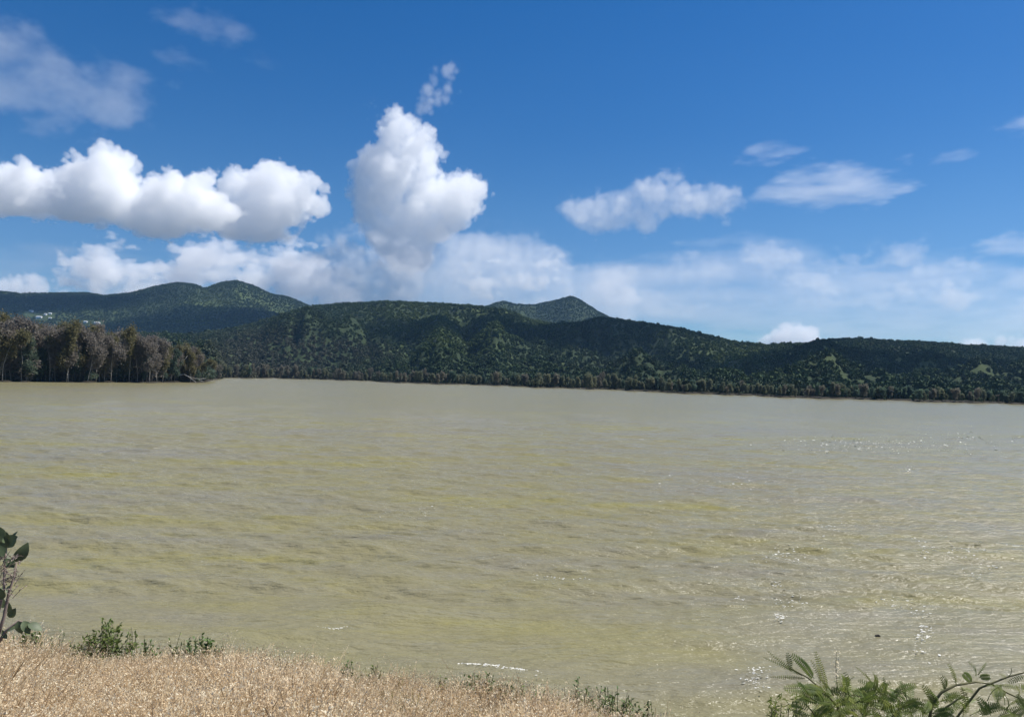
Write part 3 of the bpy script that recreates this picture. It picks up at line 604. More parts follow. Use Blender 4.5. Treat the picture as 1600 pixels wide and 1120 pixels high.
def forest():
    rng = np.random.default_rng(31); PX, DD = [], []
    d = 300.0
    while d < 2900:
        s = 4.1+d/900; n = int((1900+300)/F*d/s)
        PX.append(rng.uniform(-200, 1800, n)); DD.append(np.full(n, d)+rng.uniform(-s*.6, s*.6, n)); d += s*.9
    PX, DD = np.concatenate(PX), np.concatenate(DD)
    z = terrain_z(PX, DD); sd = shore_d(PX); back = DD-sd
    ok = (back > np.where(PX < 340, 60, 10))
    # leave out what the hills hide
    el = (ZT-EYE)/dists[None, :]; run = np.maximum.accumulate(el, axis=1)
    i = np.clip(((PX-PX0)/(PX1-PX0)*(len(cols)-1)).astype(int), 0, len(cols)-1); j = np.clip(np.searchsorted(dists, DD)-2, 0, len(dists)-1)
    ok &= ((z+11-EYE)/DD > run[i, j])
    # grassy clearings; sunlit patches are painted in as lighter crown tint
    cl = np.sin(PX*.021+DD*.0061)+np.sin(PX*.013-DD*.0093+2)+.8*np.sin(PX*.05+DD*.02)+rng.normal(size=len(PX))*.5
    yv = HZ(PX)-(z-EYE)/DD*F
    zone = lambda x, y, a, b_: np.exp(-((PX-x)/a)**2-((yv-y)/b_)**2)
    light = 1.6*zone(660, 515, 95, 42)+1.3*zone(1150, 558, 60, 26)+.9*zone(830, 505, 50, 18)+.9*zone(330, 470, 40, 25)+.6*zone(1030, 520, 60, 14)+.5*zone(180, 480, 50, 12)+.8*zone(290, 505, 90, 8)+.5*zone(540, 520, 40, 8)
    ok &= ~((light+.18*cl > .75) & (rng.random(len(PX)) < .22))
    brown = .55*np.clip(1-(DD-sd)/170, 0, 1)*(PX < 1260)+1.2*zone(430, 555, 120, 42)+.8*zone(600, 545, 90, 25)+.35*zone(980, 572, 120, 10)
    tint = np.clip(.5+.45*np.clip(light+.12*cl, -.2, 1)-.55*np.clip(brown+.1*cl, 0, 1)+rng.normal(size=len(PX))*.07, 0, 1)
    hx = [(45, 487), (62, 492), (75, 490), (132, 502), (150, 503)]
    for a, b_ in hx: ok &= ~((np.abs(PX-a) < 9) & (yv > b_-2) & (yv < b_+9))
    PX, DD, z, tint = PX[ok], DD[ok], z[ok], tint[ok]; n = len(PX)
    print('forest trees', n)
    me = bpy.data.meshes.new('forest'); me.vertices.add(n)
    me.vertices.foreach_set('co', np.stack([(PX-800)/F*DD, DD, z-2.2], -1).reshape(-1).astype(np.float32))
    def attr(nm, v, typ='FLOAT'):
        a = me.attributes.new(nm, typ, 'POINT'); a.data.foreach_set('value', v)
    attr('tint', tint.astype(np.float32)); attr('size', (rng.uniform(.45, .95, n)*np.where(rng.random(n) < .05, 1.3, 1)).astype(np.float32)); attr('turn', rng.uniform(0, 6.28, n).astype(np.float32))
    attr('pick', rng.integers(0, 6, n).astype(np.int32), 'INT')
    o = link('forest', me)
    protos = []
    for k in range(6):
        r2 = np.random.default_rng(300+k); H = 7.5; Wd = [6, 5, 6.5, 5.5, 4.2, 7][k]; L = []
        for q in range(7):
            a = r2.uniform(0, 6.28); rr = r2.uniform(0, .34)*Wd; L.append((math.cos(a)*rr, math.sin(a)*rr, H*r2.uniform(.35, .8), Wd*r2.uniform(.2, .34)))
        L = np.array(L); nl = 260; pk = L[r2.integers(0, 7, nl)]; C = pk[:, :3]+unit(r2.normal(size=(nl, 3)))*(pk[:, 3]*r2.uniform(.6, 1.05, nl))[:, None]; C[:, 2] = np.clip(C[:, 2], .5, H)
        Q = leaf_quads(C, .8, r2, .5)
        tr = np.array([[(-.12, 0, -1), (.12, 0, -1), (.08, 0, H*.5), (-.08, 0, H*.5)], [(0, -.12, -1), (0, .12, -1), (0, .08, H*.5), (0, -.08, H*.5)]])
        protos.append(bpy.data.objects.new('forest_crown', quad_mesh('forest_crown', np.concatenate([Q, tr]), M_forest)))
    g = bpy.data.node_groups.new('forest_scatter', 'GeometryNodeTree')
    g.interface.new_socket('Geometry', in_out='INPUT', socket_type='NodeSocketGeometry'); g.interface.new_socket('Geometry', in_out='OUTPUT', socket_type='NodeSocketGeometry')
    scatter_nodes(g, protos); mod = o.modifiers.new('scatter', 'NODES'); mod.node_group = g
    tag(o, kind='stuff')
def scatter_nodes(g, protos):
    N = g.nodes.new; L = g.links.new; gi = N('NodeGroupInput'); go = N('NodeGroupOutput'); ip = N('GeometryNodeInstanceOnPoints'); jn = N('GeometryNodeJoinGeometry')
    def na(nm, typ='FLOAT'):
        n = N('GeometryNodeInputNamedAttribute'); n.data_type = typ; n.inputs[0].default_value = nm; return n.outputs[0]
    for p in reversed(protos):
        oi = N('GeometryNodeObjectInfo'); oi.inputs[0].default_value = p; oi.inputs['As Instance'].default_value = True; L(oi.outputs['Geometry'], jn.inputs[0])
    L(gi.outputs[0], ip.inputs['Points']); L(jn.outputs[0], ip.inputs['Instance']); ip.inputs['Pick Instance'].default_value = True
    L(na('pick', 'INT'), ip.inputs['Instance Index']); L(na('size'), ip.inputs['Scale'])
    cx = N('ShaderNodeCombineXYZ'); L(na('turn'), cx.inputs[2]); L(cx.outputs[0], ip.inputs['Rotation']); L(ip.outputs[0], go.inputs[0])
forest()
print('forest', round(time.time()-T0, 1))

# ------------------------------------------------------------------ white houses on the far left slope
def hit(px, py):
    dd = np.linspace(350, 3000, 1200); z = terrain_z(np.full_like(dd, px), dd); y = HZ(px)-(z-EYE)/dd*F
    vis = np.minimum.accumulate(y); k = np.argmax(vis <= py); return dd[k], z[k]
def simple_mat(name, c, rough=.6):
    m, t, b = nodes(name); geo = NN(t, 'ShaderNodeNewGeometry'); n = noise(t, 1.5, 4, .6, geo.outputs['Position'])
    t.links.new(ramp(t, n, [(.3, tuple(v*.85 for v in c)), (.7, c)]), b.inputs['Base Color']); b.inputs['Roughness'].default_value = rough; return m
M_white = simple_mat('white_render', (.80, .80, .78)); M_roofw = simple_mat('pale_sheet_roof', (.72, .74, .76), .4); M_dark = simple_mat('dark_opening', (.03, .03, .035))
def house(px, py, W, Dp, Hh, rz, label):
    d, z = hit(px, py+2); k = empty('house', ((px-800)/F*d, d, z), rz, label, 'house', 'white houses on the left hillside')
    mb = MB(); w2, d2 = W/2, Dp/2; V = [(-w2, -d2, -3), (w2, -d2, -3), (w2, d2, -3), (-w2, d2, -3), (-w2, -d2, Hh), (w2, -d2, Hh), (w2, d2, Hh), (-w2, d2, Hh), (-w2, 0, Hh+Dp*.22), (w2, 0, Hh+Dp*.22)]
    mb.add(V, [(0, 1, 5, 4), (2, 3, 7, 6), (1, 2, 6, 9, 5), (3, 0, 4, 8, 7)]); mb.build('wall', M_white, k)
    rf = MB(); e = .5; t_ = .18; zz = Hh+Dp*.22; sl = .44
    for s in (-1, 1):
        a = np.array([(-w2-e, 0, zz+.05), (w2+e, 0, zz+.05), (w2+e, s*(d2+e), Hh-.44*e+.05), (-w2-e, s*(d2+e), Hh-.44*e+.05)])
        V = np.concatenate([a, a+[0, 0, t_]]); rf.add(V, [(3, 2, 1, 0), (4, 5, 6, 7), (0, 1, 5, 4), (1, 2, 6, 5), (2, 3, 7, 6), (3, 0, 4, 7)])
    rf.build('roof', M_roofw, k)
    n = max(2, int(W/3.5))
    for i in range(n):
        x = -w2+W*(i+.5)/n; wv = MB(); wv.add([(x-.6, -d2-.03, .9), (x+.6, -d2-.03, .9), (x+.6, -d2-.03, 2.2), (x-.6, -d2-.03, 2.2), (x-.6, -d2+.1, .9), (x+.6, -d2+.1, .9), (x+.6, -d2+.1, 2.2), (x-.6, -d2+.1, 2.2)], [(0, 1, 2, 3), (0, 4, 5, 1), (1, 5, 6, 2), (2, 6, 7, 3), (3, 7, 4, 0)]); wv.build('window', M_dark, k)
for a in ((46, 485, 14, 7, 3.2, -.35, 'uppermost white house on the left hillside, long and low'), (59, 495, 15, 8, 4, .1, 'largest white house on the left hillside, below the uppermost one'), (69, 490, 9, 6, 3, -.4, 'small white house between the largest house and the grey one'),
          (76, 489, 7, 6, 3.2, .3, 'small pale house right of the little white house, near its level'), (76, 496, 7, 5, 3, .2, 'lowest small house of the cluster, just under the pale one'),
          (132, 502, 9, 6, 3, 0, 'white house standing alone in the trees, left of the wide bungalow'), (150, 503.5, 15, 7, 3, -.1, 'wide white bungalow, farthest right of the hillside houses')): house(*a)

# ------------------------------------------------------------------ near bank
EDGE = [(-1500, 1000), (-300, 1000), (0, 1004), (100, 1011), (230, 1014), (330, 1024), (450, 1032), (550, 1038), (620, 1048), (680, 1061), (720, 1072), (800, 1082), (880, 1093), (950, 1104), (1050, 1120), (1120, 1150), (1250, 1215), (1600, 1290), (2600, 1500)]
BROW = [(-1500, 10.5), (0, 9.4), (400, 8.8), (700, 8.2), (1000, 7.4), (1150, 6.4), (1400, 5), (1600, 4.2), (2600, 3.5)]
GH = .37
def bank_z(X, Y):
    X = np.asarray(X, float); Y = np.asarray(Y, float); Yc = np.maximum(Y, .6); px = np.clip(800+X/Yc*F, -1500, 2600)
    yb = inter(BROW, px); zb = EYE-(inter(EDGE, px)-HZ(px))/F*yb-GH
    t = np.clip(Y/yb, 0, 1); z = 4.4+(zb-4.4)*t**1.1
    over = np.maximum(Y-yb, 0); z = z-over*np.clip(.45+over*.5, 0, 1.3)
    return np.maximum(np.where(Y < 0, 4.4, z), -1.2)
gx, gy = np.arange(-22, 16.01, .12), np.arange(-12, 15.5, .12)
GX, GY = np.meshgrid(gx, gy, indexing='ij'); bn = fbm(GX.shape, 9, np.random.default_rng(41), 4, .55)
o = link('bank', grid_mesh('bank', np.stack([GX, GY, bank_z(GX, GY)+bn*.05], -1), soil_mat('bank_soil', (.055, .042, .027), (.15, .115, .07), 4))); tag(o, kind='structure')

M_straw = leaf_mat('straw', [(0, (.28, .195, .10)), (.45, (.58, .43, .255)), (1, (.82, .71, .47))], 1.5, .4, .6, .8)
M_straw_pale = leaf_mat('pale_straw_heads', [(0, (.56, .42, .25)), (.5, (.84, .68, .46)), (1, (.92, .87, .68))], 2.5, .45, .6, .85)
M_blade = leaf_mat('greening_blades', [(0, (.12, .13, .03)), (1, (.25, .23, .06))], 2, .4, .6, .6)
def grass_tuft(seed, n, hgt, rad, mats, heads=True, green=False, wid=.0016, few=1):
    rng = np.random.default_rng(seed); Q, H = [], []
    for i in range(n):
        a = rng.uniform(0, 6.28); r = rad*math.sqrt(rng.random()); b = np.array([math.cos(a)*r, math.sin(a)*r, -.03]); h = hgt*rng.uniform(.55, 1.1)
        ln = np.array([rng.normal()*.3+.10, rng.normal()*.3, 1.0])*h; side = unit(np.cross(ln, rng.normal(size=3)))*(wid if not green else .004)*rng.uniform(.7, 1.4)
        p1 = b+ln*.5+rng.normal(size=3)*h*.03; p2 = b+ln+np.array([ln[0], ln[1], 0])*.35
        Q += [[b-side, b+side, p1+side, p1-side], [p1-side, p1+side, p2+side*.5, p2-side*.5]]
        if heads:
            m = int(rng.integers(9, 18)*few)
            for k in range(m):
                f = rng.uniform(.62, 1.04); c = p1+(p2-p1)*(f*2-1)+rng.normal(size=3)*np.array([.028, .028, .022])*(.4+1.2*(1-f)); s = rng.uniform(.0045, .0115); u = unit(rng.normal(size=3)+[0, 0, .8]); v = unit(np.cross(u, rng.normal(size=3)))
                H.append([c-u*s, c+v*s*.5, c+u*s, c-v*s*.5])
    me = quad_mesh('tuft', np.array(Q+H), mats[0]); 
    if heads:
        me.materials.append(mats[1]); mi = np.zeros(len(me.polygons), np.int32); mi[len(Q):] = 1; me.polygons.foreach_set('material_index', mi)
    return bpy.data.objects.new('tuft', me)
def scatter(name, X, Y, size, protos, rng):
    n = len(X); me = bpy.data.meshes.new(name); me.vertices.add(n); me.vertices.foreach_set('co', np.stack([X, Y, bank_z(X, Y)], -1).reshape(-1).astype(np.float32))
    for nm, v, typ in (('size', size.astype(np.float32), 'FLOAT'), ('turn', rng.uniform(0, 6.28, n).astype(np.float32), 'FLOAT'), ('pick', rng.integers(0, len(protos), n).astype(np.int32), 'INT')):
        a = me.attributes.new(nm, typ, 'POINT'); a.data.foreach_set('value', v)
    o = link(name, me); g = bpy.data.node_groups.new(name, 'GeometryNodeTree')
    g.interface.new_socket('Geometry', in_out='INPUT', socket_type='NodeSocketGeometry'); g.interface.new_socket('Geometry', in_out='OUTPUT', socket_type='NodeSocketGeometry')
    scatter_nodes(g, protos); mod = o.modifiers.new('scatter', 'NODES'); mod.node_group = g; return tag(o, kind='stuff')
def grass():
    rng = np.random.default_rng(51); n = 13000
    px = rng.uniform(-260, 1130, n); yb = inter(BROW, px); Y = yb*(1-.62*rng.random(n)**1.15)+.12; X = (px-800)/F*Y
    patch = np.sin(X*1.7+Y*.9)+np.sin(X*.8-Y*2.1+1)+rng.normal(size=n)*.5
    tail = np.clip((px-640)/350, 0, 1); gap = np.sin(X*3.1+np.sin(Y*2.3)*1.5)+np.sin(Y*4.1+X*1.3)+rng.normal(size=n)*.6; ok = (rng.random(n) > tail*.5) & (gap > -1.25)
    X, Y, patch = X[ok], Y[ok], patch[ok]
    scatter('dry_grass', X, Y, rng.uniform(.65, 1.25, len(X))*(1+.16*np.sin(X*2.3+Y)+.10*np.sin(X*6.1-Y*2)), [grass_tuft(60+i, 20, .34, .07, (M_straw, M_straw_pale)) for i in range(4)]+[grass_tuft(66+i, 26, .37, .06, (M_straw, M_straw_pale), wid=.0034, few=.4) for i in range(3)]+[grass_tuft(70+i, 6, .43, .09, (M_straw, M_straw_pale)) for i in range(2)], rng)
    k = 5200; px = rng.uniform(-200, 1120, k); yb = inter(BROW, px); Y = yb*(1-.55*rng.random(k)); X = (px-800)/F*Y; g = np.sin(X*1.1+2)+np.sin(Y*1.9+X*.7)
    ok = (g > .5) & (rng.random(k) < .8) | (px > 760); scatter('green_grass', X[ok], Y[ok], rng.uniform(.75, 1.25, ok.sum()), [grass_tuft(80+i, 20, .27, .08, (M_blade,), False, True) for i in range(4)], rng)
grass()
# dark low weeds hanging over the lip of the bank
M_weed = leaf_mat('dark_weed', [(0, (.03, .04, .02)), (1, (.075, .07, .035))], 3, .25)
def weed_tuft(seed):
    rng = np.random.default_rng(seed); C = rng.normal(size=(110, 3))*np.array([.09, .09, .07])+[0, 0, .1]; return bpy.data.objects.new('weed', quad_mesh('weed', leaf_quads(C, .016, rng), M_weed))
_r = np.random.default_rng(55); _px = _r.uniform(340, 1060, 1500); _px = _px[np.sin(_px*.045)+np.sin(_px*.017+1)+_r.normal(size=1500)*.5+(_px-700)*.002 > .1]; _Y = inter(BROW, _px)+_r.uniform(-.05, .6, len(_px))
scatter('bank_weeds', (_px-800)/F*_Y, _Y, _r.uniform(.5, 1.5, len(_px))*_r.uniform(.6, 1.1, len(_px)), [weed_tuft(90+i) for i in range(3)], _r)
print('grass', round(time.time()-T0, 1))

# ------------------------------------------------------------------ plants on the bank
def leaf_blade(mb, base, tip, width, normal, fold=.25, droop=.15, n=6):
    """one broad leaf: an ovate blade folded along its midrib"""
    base, tip = np.asarray(base, float), np.asarray(tip, float); ax = tip-base; L = np.linalg.norm(ax); ax = ax/L; s = unit(np.cross(ax, normal)); nn = np.cross(s, ax); V = []
    for i in range(n+1):
        f = i/n; wv = width*.5*max(.04, math.sin(math.pi*min(1, f**.8*.97+.02)))**.8; c = base+ax*L*f-nn*droop*L*(f-.5)**2*2
        V += [c-s*wv+nn*fold*wv, c, c+s*wv+nn*fold*wv]
    Fc = []
    for i in range(n):
        a = i*3; Fc += [(a, a+1, a+4, a+3), (a+1, a+2, a+5, a+4)]
    mb.add(V, Fc)
def bush(px, py, wpx, hpx, D, nst, leaf, nl, m, name, label, cat, group=None, seed=0, stem_m=None):
    """a low bush whose top middle shows near photograph point (px, py)"""
    rng = np.random.default_rng(seed+700); k = D/F; X = (px-800)*k; z = float(bank_z(X, D)); top = at(px, py, D)[2]; h = max(top-z, hpx*k)*1.08; w_ = wpx*k*1.12
    root = empty(name, (X, D, z), 0, label, cat, group); st = MB(); lv = MB()
    for i in range(int(nst*3)):
        a = rng.uniform(0, 6.28); f = math.sqrt(rng.random()); tipp = np.array([math.cos(a)*f*w_*.5, math.sin(a)*f*w_*.4, h*(1-.55*f*f)*rng.uniform(.8, 1.08)]); b0 = np.array([tipp[0]*.2, tipp[1]*.2, -.03]); md = (b0+tipp)/2+rng.normal(size=3)*h*.06
        P = np.array([b0, md, tipp]); st.tube(P, [.006, .0045, .002], 4)
        for q in range(nl):
            g = rng.uniform(.28, 1.02); p = (1-g)**2*b0+2*g*(1-g)*md+g*g*tipp; d = unit(rng.normal(size=3)+np.array([math.cos(a)*f, math.sin(a)*f, .5])); L = leaf*rng.uniform(.6, 1.2); leaf_blade(lv, p, p+d*L, L*.5, unit(rng.normal(size=3)*.6+[0, 0, 1]), n=3)
    st.build('stem', stem_m or M_stem, root); lv.build('foliage', m, root, True); return root
M_stem = bark_mat('green_stem', (.06, .07, .03), (.12, .11, .06), 8)
M_twig = bark_mat('dry_twig', (.16, .12, .10), (.34, .27, .23), 8)
M_bush = leaf_mat('bush_leaf', [(0, (.09, .135, .03)), (.6, (.17, .22, .06)), (1, (.29, .32, .12))], 9, .35, .45, .2, .4)
M_bush2 = leaf_mat('deep_bush_leaf', [(0, (.06, .11, .028)), (1, (.16, .23, .065))], 9, .3, .45, .2, .4)
M_cal = leaf_mat('waxy_leaf', [(0, (.06, .085, .045)), (1, (.14, .18, .09))], 10, .25, .5, .1, .35)
bush(182, 976, 90, 44, 9.2, 22, .055, 22, M_bush, 'bush', 'light green leafy bush at the grass edge, wider than the round one', 'bush', seed=1)
bush(330, 995, 62, 36, 8.98, 22, .05, 26, M_bush2, 'bush', 'round deep green bush at the grass edge', 'bush', seed=2)
bush(262, 1010, 26, 20, 9.0, 8, .045, 12, M_bush2, 'bush', 'tiny green bush between the light bush and the round one', 'bush', seed=3)
bush(64, 980, 66, 26, 9.1, 14, .05, 14, M_bush, 'bush', 'low green weed patch right of the broad leaved shrub', 'bush', seed=4)
bush(132, 1002, 34, 22, 9.1, 8, .045, 12, M_bush, 'bush', 'small yellowish tuft just left of the wide light bush', 'bush', seed=5)
bush(760, 1052, 90, 40, 8.1, 26, .04, 20, M_bush2, 'bush', 'dark straggly bush at the water side of the grass tip', 'bush', seed=6)
bush(915, 1064, 60, 30, 7.7, 12, .045, 14, M_bush2, 'bush', 'trailing dark green plant on the bank right of the straggly bush', 'bush', seed=7)
bush(968, 1078, 96, 34, 7.5, 26, .04, 18, M_bush2, 'bush', 'low green plant at the bottom edge, rightmost of the bank bushes', 'bush', seed=8)

rw = random.Random(9)
for px, py in [(88, 1000), (105, 1004), (152, 1006), (222, 1006), (240, 1010), (284, 1014), (300, 1012), (362, 1026), (560, 1040), (600, 1046), (700, 1066), (724, 1068), (795, 1078), (830, 1086), (860, 1090), (890, 1088), (1000, 1104), (1024, 1110)]:
    bush(px, py-rw.uniform(8, 22), rw.uniform(26, 52), 20, float(inter(BROW, px))+rw.uniform(-.15, .12), rw.randint(5, 9), rw.uniform(.03, .05), rw.randint(8, 14), rw.choice((M_bush, M_bush2)), 'weed', 'small leafy green weed growing among the dry grass at the bank edge', 'weed', 'weeds along the bank edge', seed=int(px))
# broad leaved shrub at the left edge
def broad_shrub():
    D = 6.4; rng = np.random.default_rng(77)
    X = (-12-800)/F*D; z0 = float(bank_z(X, D)); base = np.array([X, D, z0])
    root = empty('broad_leaved_shrub', base, 0, 'tall grey green shrub with broad waxy leaves at the left edge', 'shrub')
    def W(px, py, dz=0): return at(px, py, D+dz)-base
    stems = [[(-14, 1012), (-4, 960), (6, 920), (8, 870), (12, 842)], [(-10, 1012), (6, 965), (14, 925), (22, 900), (26, 878)], [(-16, 1012), (-20, 940), (-16, 890), (-10, 850)], [(-8, 1012), (10, 985), (28, 970), (44, 972)], [(-18, 1012), (-36, 940), (-44, 860), (-40, 800)]]
    for s_ in stems:
        b = MB(); b.tube([W(x, y, i*.02) for i, (x, y) in enumerate(s_)], np.linspace(.016, .006, len(s_)), 6); b.build('stem', M_twig if s_[1][0] > -30 else M_stem, root, True)
    lv = MB(); V = lambda a, b, wv, n, dz=0, dz2=0: leaf_blade(lv, W(*a, dz), W(*b, dz2), wv/F*D, np.array(n, float), .22, .12)
    V((10, 856), (14, 836), 24, (.2, -1, .2)); V((8, 845), (-6, 822), 22, (-.3, -1, .3)); V((24, 878), (44, 848), 19, (.8, -.6, .3), 0, .03); V((12, 850), (26, 838), 20, (0, -1, .4), 0, -.04); V((6, 868), (-12, 850), 22, (0, -.8, .6)); V((22, 886), (8, 872), 12, (0, -.7, .7))
    V((44, 974), (66, 984), 15, (0, -.5, 1), 0, .03); V((36, 970), (46, 990), 14, (.3, -.6, .8)); V((14, 965), (24, 950), 12, (.5, -.8, .3)); V((10, 985), (30, 978), 13, (0, -.4, 1)); V((28, 970), (34, 990), 13, (0, -.8, .6))
    for i in range(46):
        x, y = rng.uniform(-45, 20), rng.uniform(840, 1000); d_ = rng.uniform(-.15, .15); a = rng.uniform(-2.6, -.5); L = rng.uniform(9, 20); V((x, y), (x+math.cos(a)*L, y+math.sin(a)*L), L*rng.uniform(.35, .6), rng.normal(size=3)*.5+[0, -.6, .6], d_, d_+rng.uniform(-.06, .06))
    lv.build('foliage', M_cal, root, True)
    tw = MB()
    for i in range(34):
        x, y = rng.uniform(-15, 22), rng.uniform(868, 935); a = rng.uniform(-1.3, .35); L = rng.uniform(12, 36); dz = rng.uniform(-.1, .1)
        P = [W(x, y, dz), W(x+math.cos(a)*L*.5, y+math.sin(a)*L*.5-2, dz), W(x+math.cos(a)*L, y+math.sin(a)*L, dz)]; tw.tube(P, [.0035, .0025, .0012], 3)
        for q in range(5): 
            c = P[1]+(P[2]-P[1])*rng.random(); leaf_blade(tw, c, c+unit(rng.normal(size=3))*.025, .012, rng.normal(size=3), n=2)
    tw.build('dry_twigs', M_twig, root)
broad_shrub()

# feathery leaved shrubs close to the camera at the lower right
M_pin = leaf_mat('feathery_leaf', [(0, (.055, .09, .018)), (.5, (.13, .175, .034)), (1, (.29, .31, .065))], 14, .4, .5, .1, .3)
M_piny = leaf_mat('young_feathery_leaf', [(0, (.17, .20, .035)), (1, (.32, .33, .08))], 14, .4, .42, .1, .45)
M_branch = bark_mat('feathery_shrub_branch', (.06, .058, .022), (.16, .15, .06), 20)
def pinnate(lv, p0, p1, w_, nrm, pairs=15, fold=.0, asp=.34):
    p0, p1 = np.asarray(p0), np.asarray(p1); ax = p1-p0; L = np.linalg.norm(ax); ax = ax/L; s = unit(np.cross(ax, nrm)); nn = np.cross(s, ax)
    P = [p0+ax*L*f+nn*L*.10*math.sin(math.pi*f) for f in np.linspace(0, 1, 7)]; lv.tube(P, np.linspace(.0016, .0007, 7), 3)
    for i in range(pairs):
        f = .06+.92*(i+.5)/pairs; q = f*6; j = min(int(q), 5); c = P[j]+(P[j+1]-P[j])*(q-j); ll = w_*.5*(math.sin(math.pi*(.12+.80*f))**.6)
        for sg in (-1, 1): leaf_blade(lv, c, c+unit(s*sg+ax*.35+nn*fold)*ll, ll*asp*1.1, nn, .1, .1, 3)
def feathery(root_px, D, label, branches, leaves, young, seed, extra=0, box=None):
    rng = np.random.default_rng(seed); X = (root_px-800)/F*D; base = np.array([X, D, float(bank_z(X, D))]); root = empty('feathery_shrub', base, 0, label, 'shrub')
    def W(px, py, dz=0): return at(px, py, D+dz)-base
    for br, r0 in branches:
        b = MB(); n = len(br); b.tube([np.zeros(3)]+[W(x, y, z_) for x, y, z_ in br], np.linspace(r0*1.3, r0*.45, n+1), 6); b.build('branch', M_branch, root, True)
    for nm, Ls, m in (('foliage', leaves, M_pin), ('young_foliage', young, M_piny)):
        lv = MB()
        for (a, b_, wv) in Ls:
            dz = rng.uniform(-.10, .10); pinnate(lv, W(*a, dz), W(*b_, dz+rng.uniform(-.06, .06)), wv/F*D, unit(np.array([rng.normal()*.25, -.8, .55+rng.normal()*.25])), pairs=max(8, int(math.hypot(a[0]-b_[0], a[1]-b_[1])/3.1)))
        if nm == 'foliage' and extra:
            for i in range(extra):
                x, y = rng.uniform(box[0], box[2]), rng.uniform(box[1], box[3]); a = rng.uniform(-3.0, -.15); L = rng.uniform(24, 48); dz = rng.uniform(-.3, .3)
                pinnate(lv, W(x, y, dz), W(x+math.cos(a)*L, y+math.sin(a)*L*.7, dz+rng.uniform(-.1, .1)), rng.uniform(9, 15)/F*D, unit(rng.normal(size=3)*.5+[0, -.6, .8]), pairs=11)
        if Ls: lv.build(nm, m, root, True)
    if extra > 100:
        fl = MB()
        for i in range(60):
            y = 1016+54*rng.random()**1.4; c = W(1307+rng.normal()*3.2, y, .1+rng.normal()*.01); leaf_blade(fl, c, c+unit(rng.normal(size=3))*.011, .006, rng.normal(size=3), n=2)
        fl.build('dry_flowers', M_straw_pale, root)
    return root
feathery(1330, 3.0, 'feathery leaved shrub at the bottom edge, left of the arching branch',
    [([(1318, 1150, 0), (1310, 1105, 0), (1290, 1082, 0), (1262, 1058, 0), (1232, 1042, .02)], .0048), ([(1345, 1150, 0), (1350, 1105, .05), (1372, 1080, .05), (1352, 1052, .05)], .004), ([(1370, 1150, 0), (1400, 1110, -.05), (1428, 1096, -.05), (1412, 1082, -.05), (1370, 1090, -.05)], .004), ([(1308, 1150, .1), (1308, 1070, .1), (1306, 1040, .1), (1307, 1018, .1)], .0022), ([(1290, 1150, -.1), (1270, 1112, -.1), (1256, 1096, -.1)], .004)],
    [((1288, 1081), (1224, 1075), 17), ((1272, 1060), (1236, 1022), 19), ((1257, 1059), (1202, 1057), 7), ((1253, 1055), (1199, 1016), 8), ((1248, 1052), (1192, 1026), 7), ((1235, 1046), (1230, 1019), 12), ((1324, 1076), (1319, 1049), 13), ((1417, 1094), (1400, 1064), 6), ((1369, 1074), (1340, 1062), 10), ((1290, 1080), (1252, 1072), 16), ((1300, 1086), (1258, 1096), 15), ((1330, 1086), (1372, 1074), 18), ((1340, 1092), (1300, 1100), 16), ((1400, 1100), (1432, 1112), 14), ((1420, 1096), (1452, 1108), 14), ((1352, 1090), (1388, 1098), 15)],
    [((1292, 1078), (1273, 1016), 12), ((1282, 1066), (1266, 1030), 10), ((1374, 1082), (1336, 1040), 6), ((1378, 1092), (1402, 1118), 14), ((1310, 1080), (1330, 1070), 11)], 801, 150, (1256, 1080, 1420, 1130))
feathery(1500, 2.8, 'dark arching branch with feathery leaves at the lower right corner',
    [([(1450, 1135, 0), (1456, 1101, 0), (1471, 1081, 0), (1493, 1070, .01), (1524, 1065, .02), (1549, 1068, .02), (1572, 1081, .03), (1604, 1096, .03), (1650, 1120, .03)], .0048), ([(1560, 1150, .03), (1640, 1110, .03), (1600, 1094, .03), (1572, 1081, .03)], .0045), ([(1480, 1140, .02), (1530, 1075, .02), (1549, 1067, .02), (1575, 1057, .02), (1604, 1049, .02), (1650, 1040, .02)], .004), ([(1456, 1140, -.05), (1470, 1110, -.05), (1500, 1090, -.05), (1512, 1082, -.05)], .0045)],
    [((1460, 1099), (1441, 1070), 16), ((1478, 1076), (1470, 1056), 17), ((1519, 1065), (1505, 1052), 17), ((1525, 1055), (1513, 1034), 13), ((1528, 1054), (1541, 1035), 6), ((1530, 1058), (1547, 1057), 12), ((1503, 1073), (1510, 1114), 13), ((1535, 1117), (1562, 1097), 9), ((1560, 1119), (1600, 1102), 11), ((1470, 1096), (1500, 1082), 13), ((1500, 1076), (1520, 1080), 10), ((1540, 1070), (1560, 1076), 9), ((1575, 1057), (1580, 1042), 8), ((1572, 1080), (1556, 1088), 10), ((1480, 1106), (1496, 1118), 12), ((1459, 1104), (1440, 1112), 14), ((1452, 1112), (1430, 1104), 14), ((1585, 1090), (1612, 1118), 14), ((1470, 1118), (1452, 1128), 14), ((1600, 1056), (1575, 1066), 10)],
    [((1494, 1069), (1481, 1036), 10), ((1590, 1090), (1586, 1070), 16), ((1588, 1072), (1610, 1080), 18), ((1560, 1070), (1592, 1076), 10), ((1572, 1060), (1560, 1052), 9), ((1446, 1104), (1456, 1122), 12)], 802, 44, (1432, 1092, 1625, 1130))
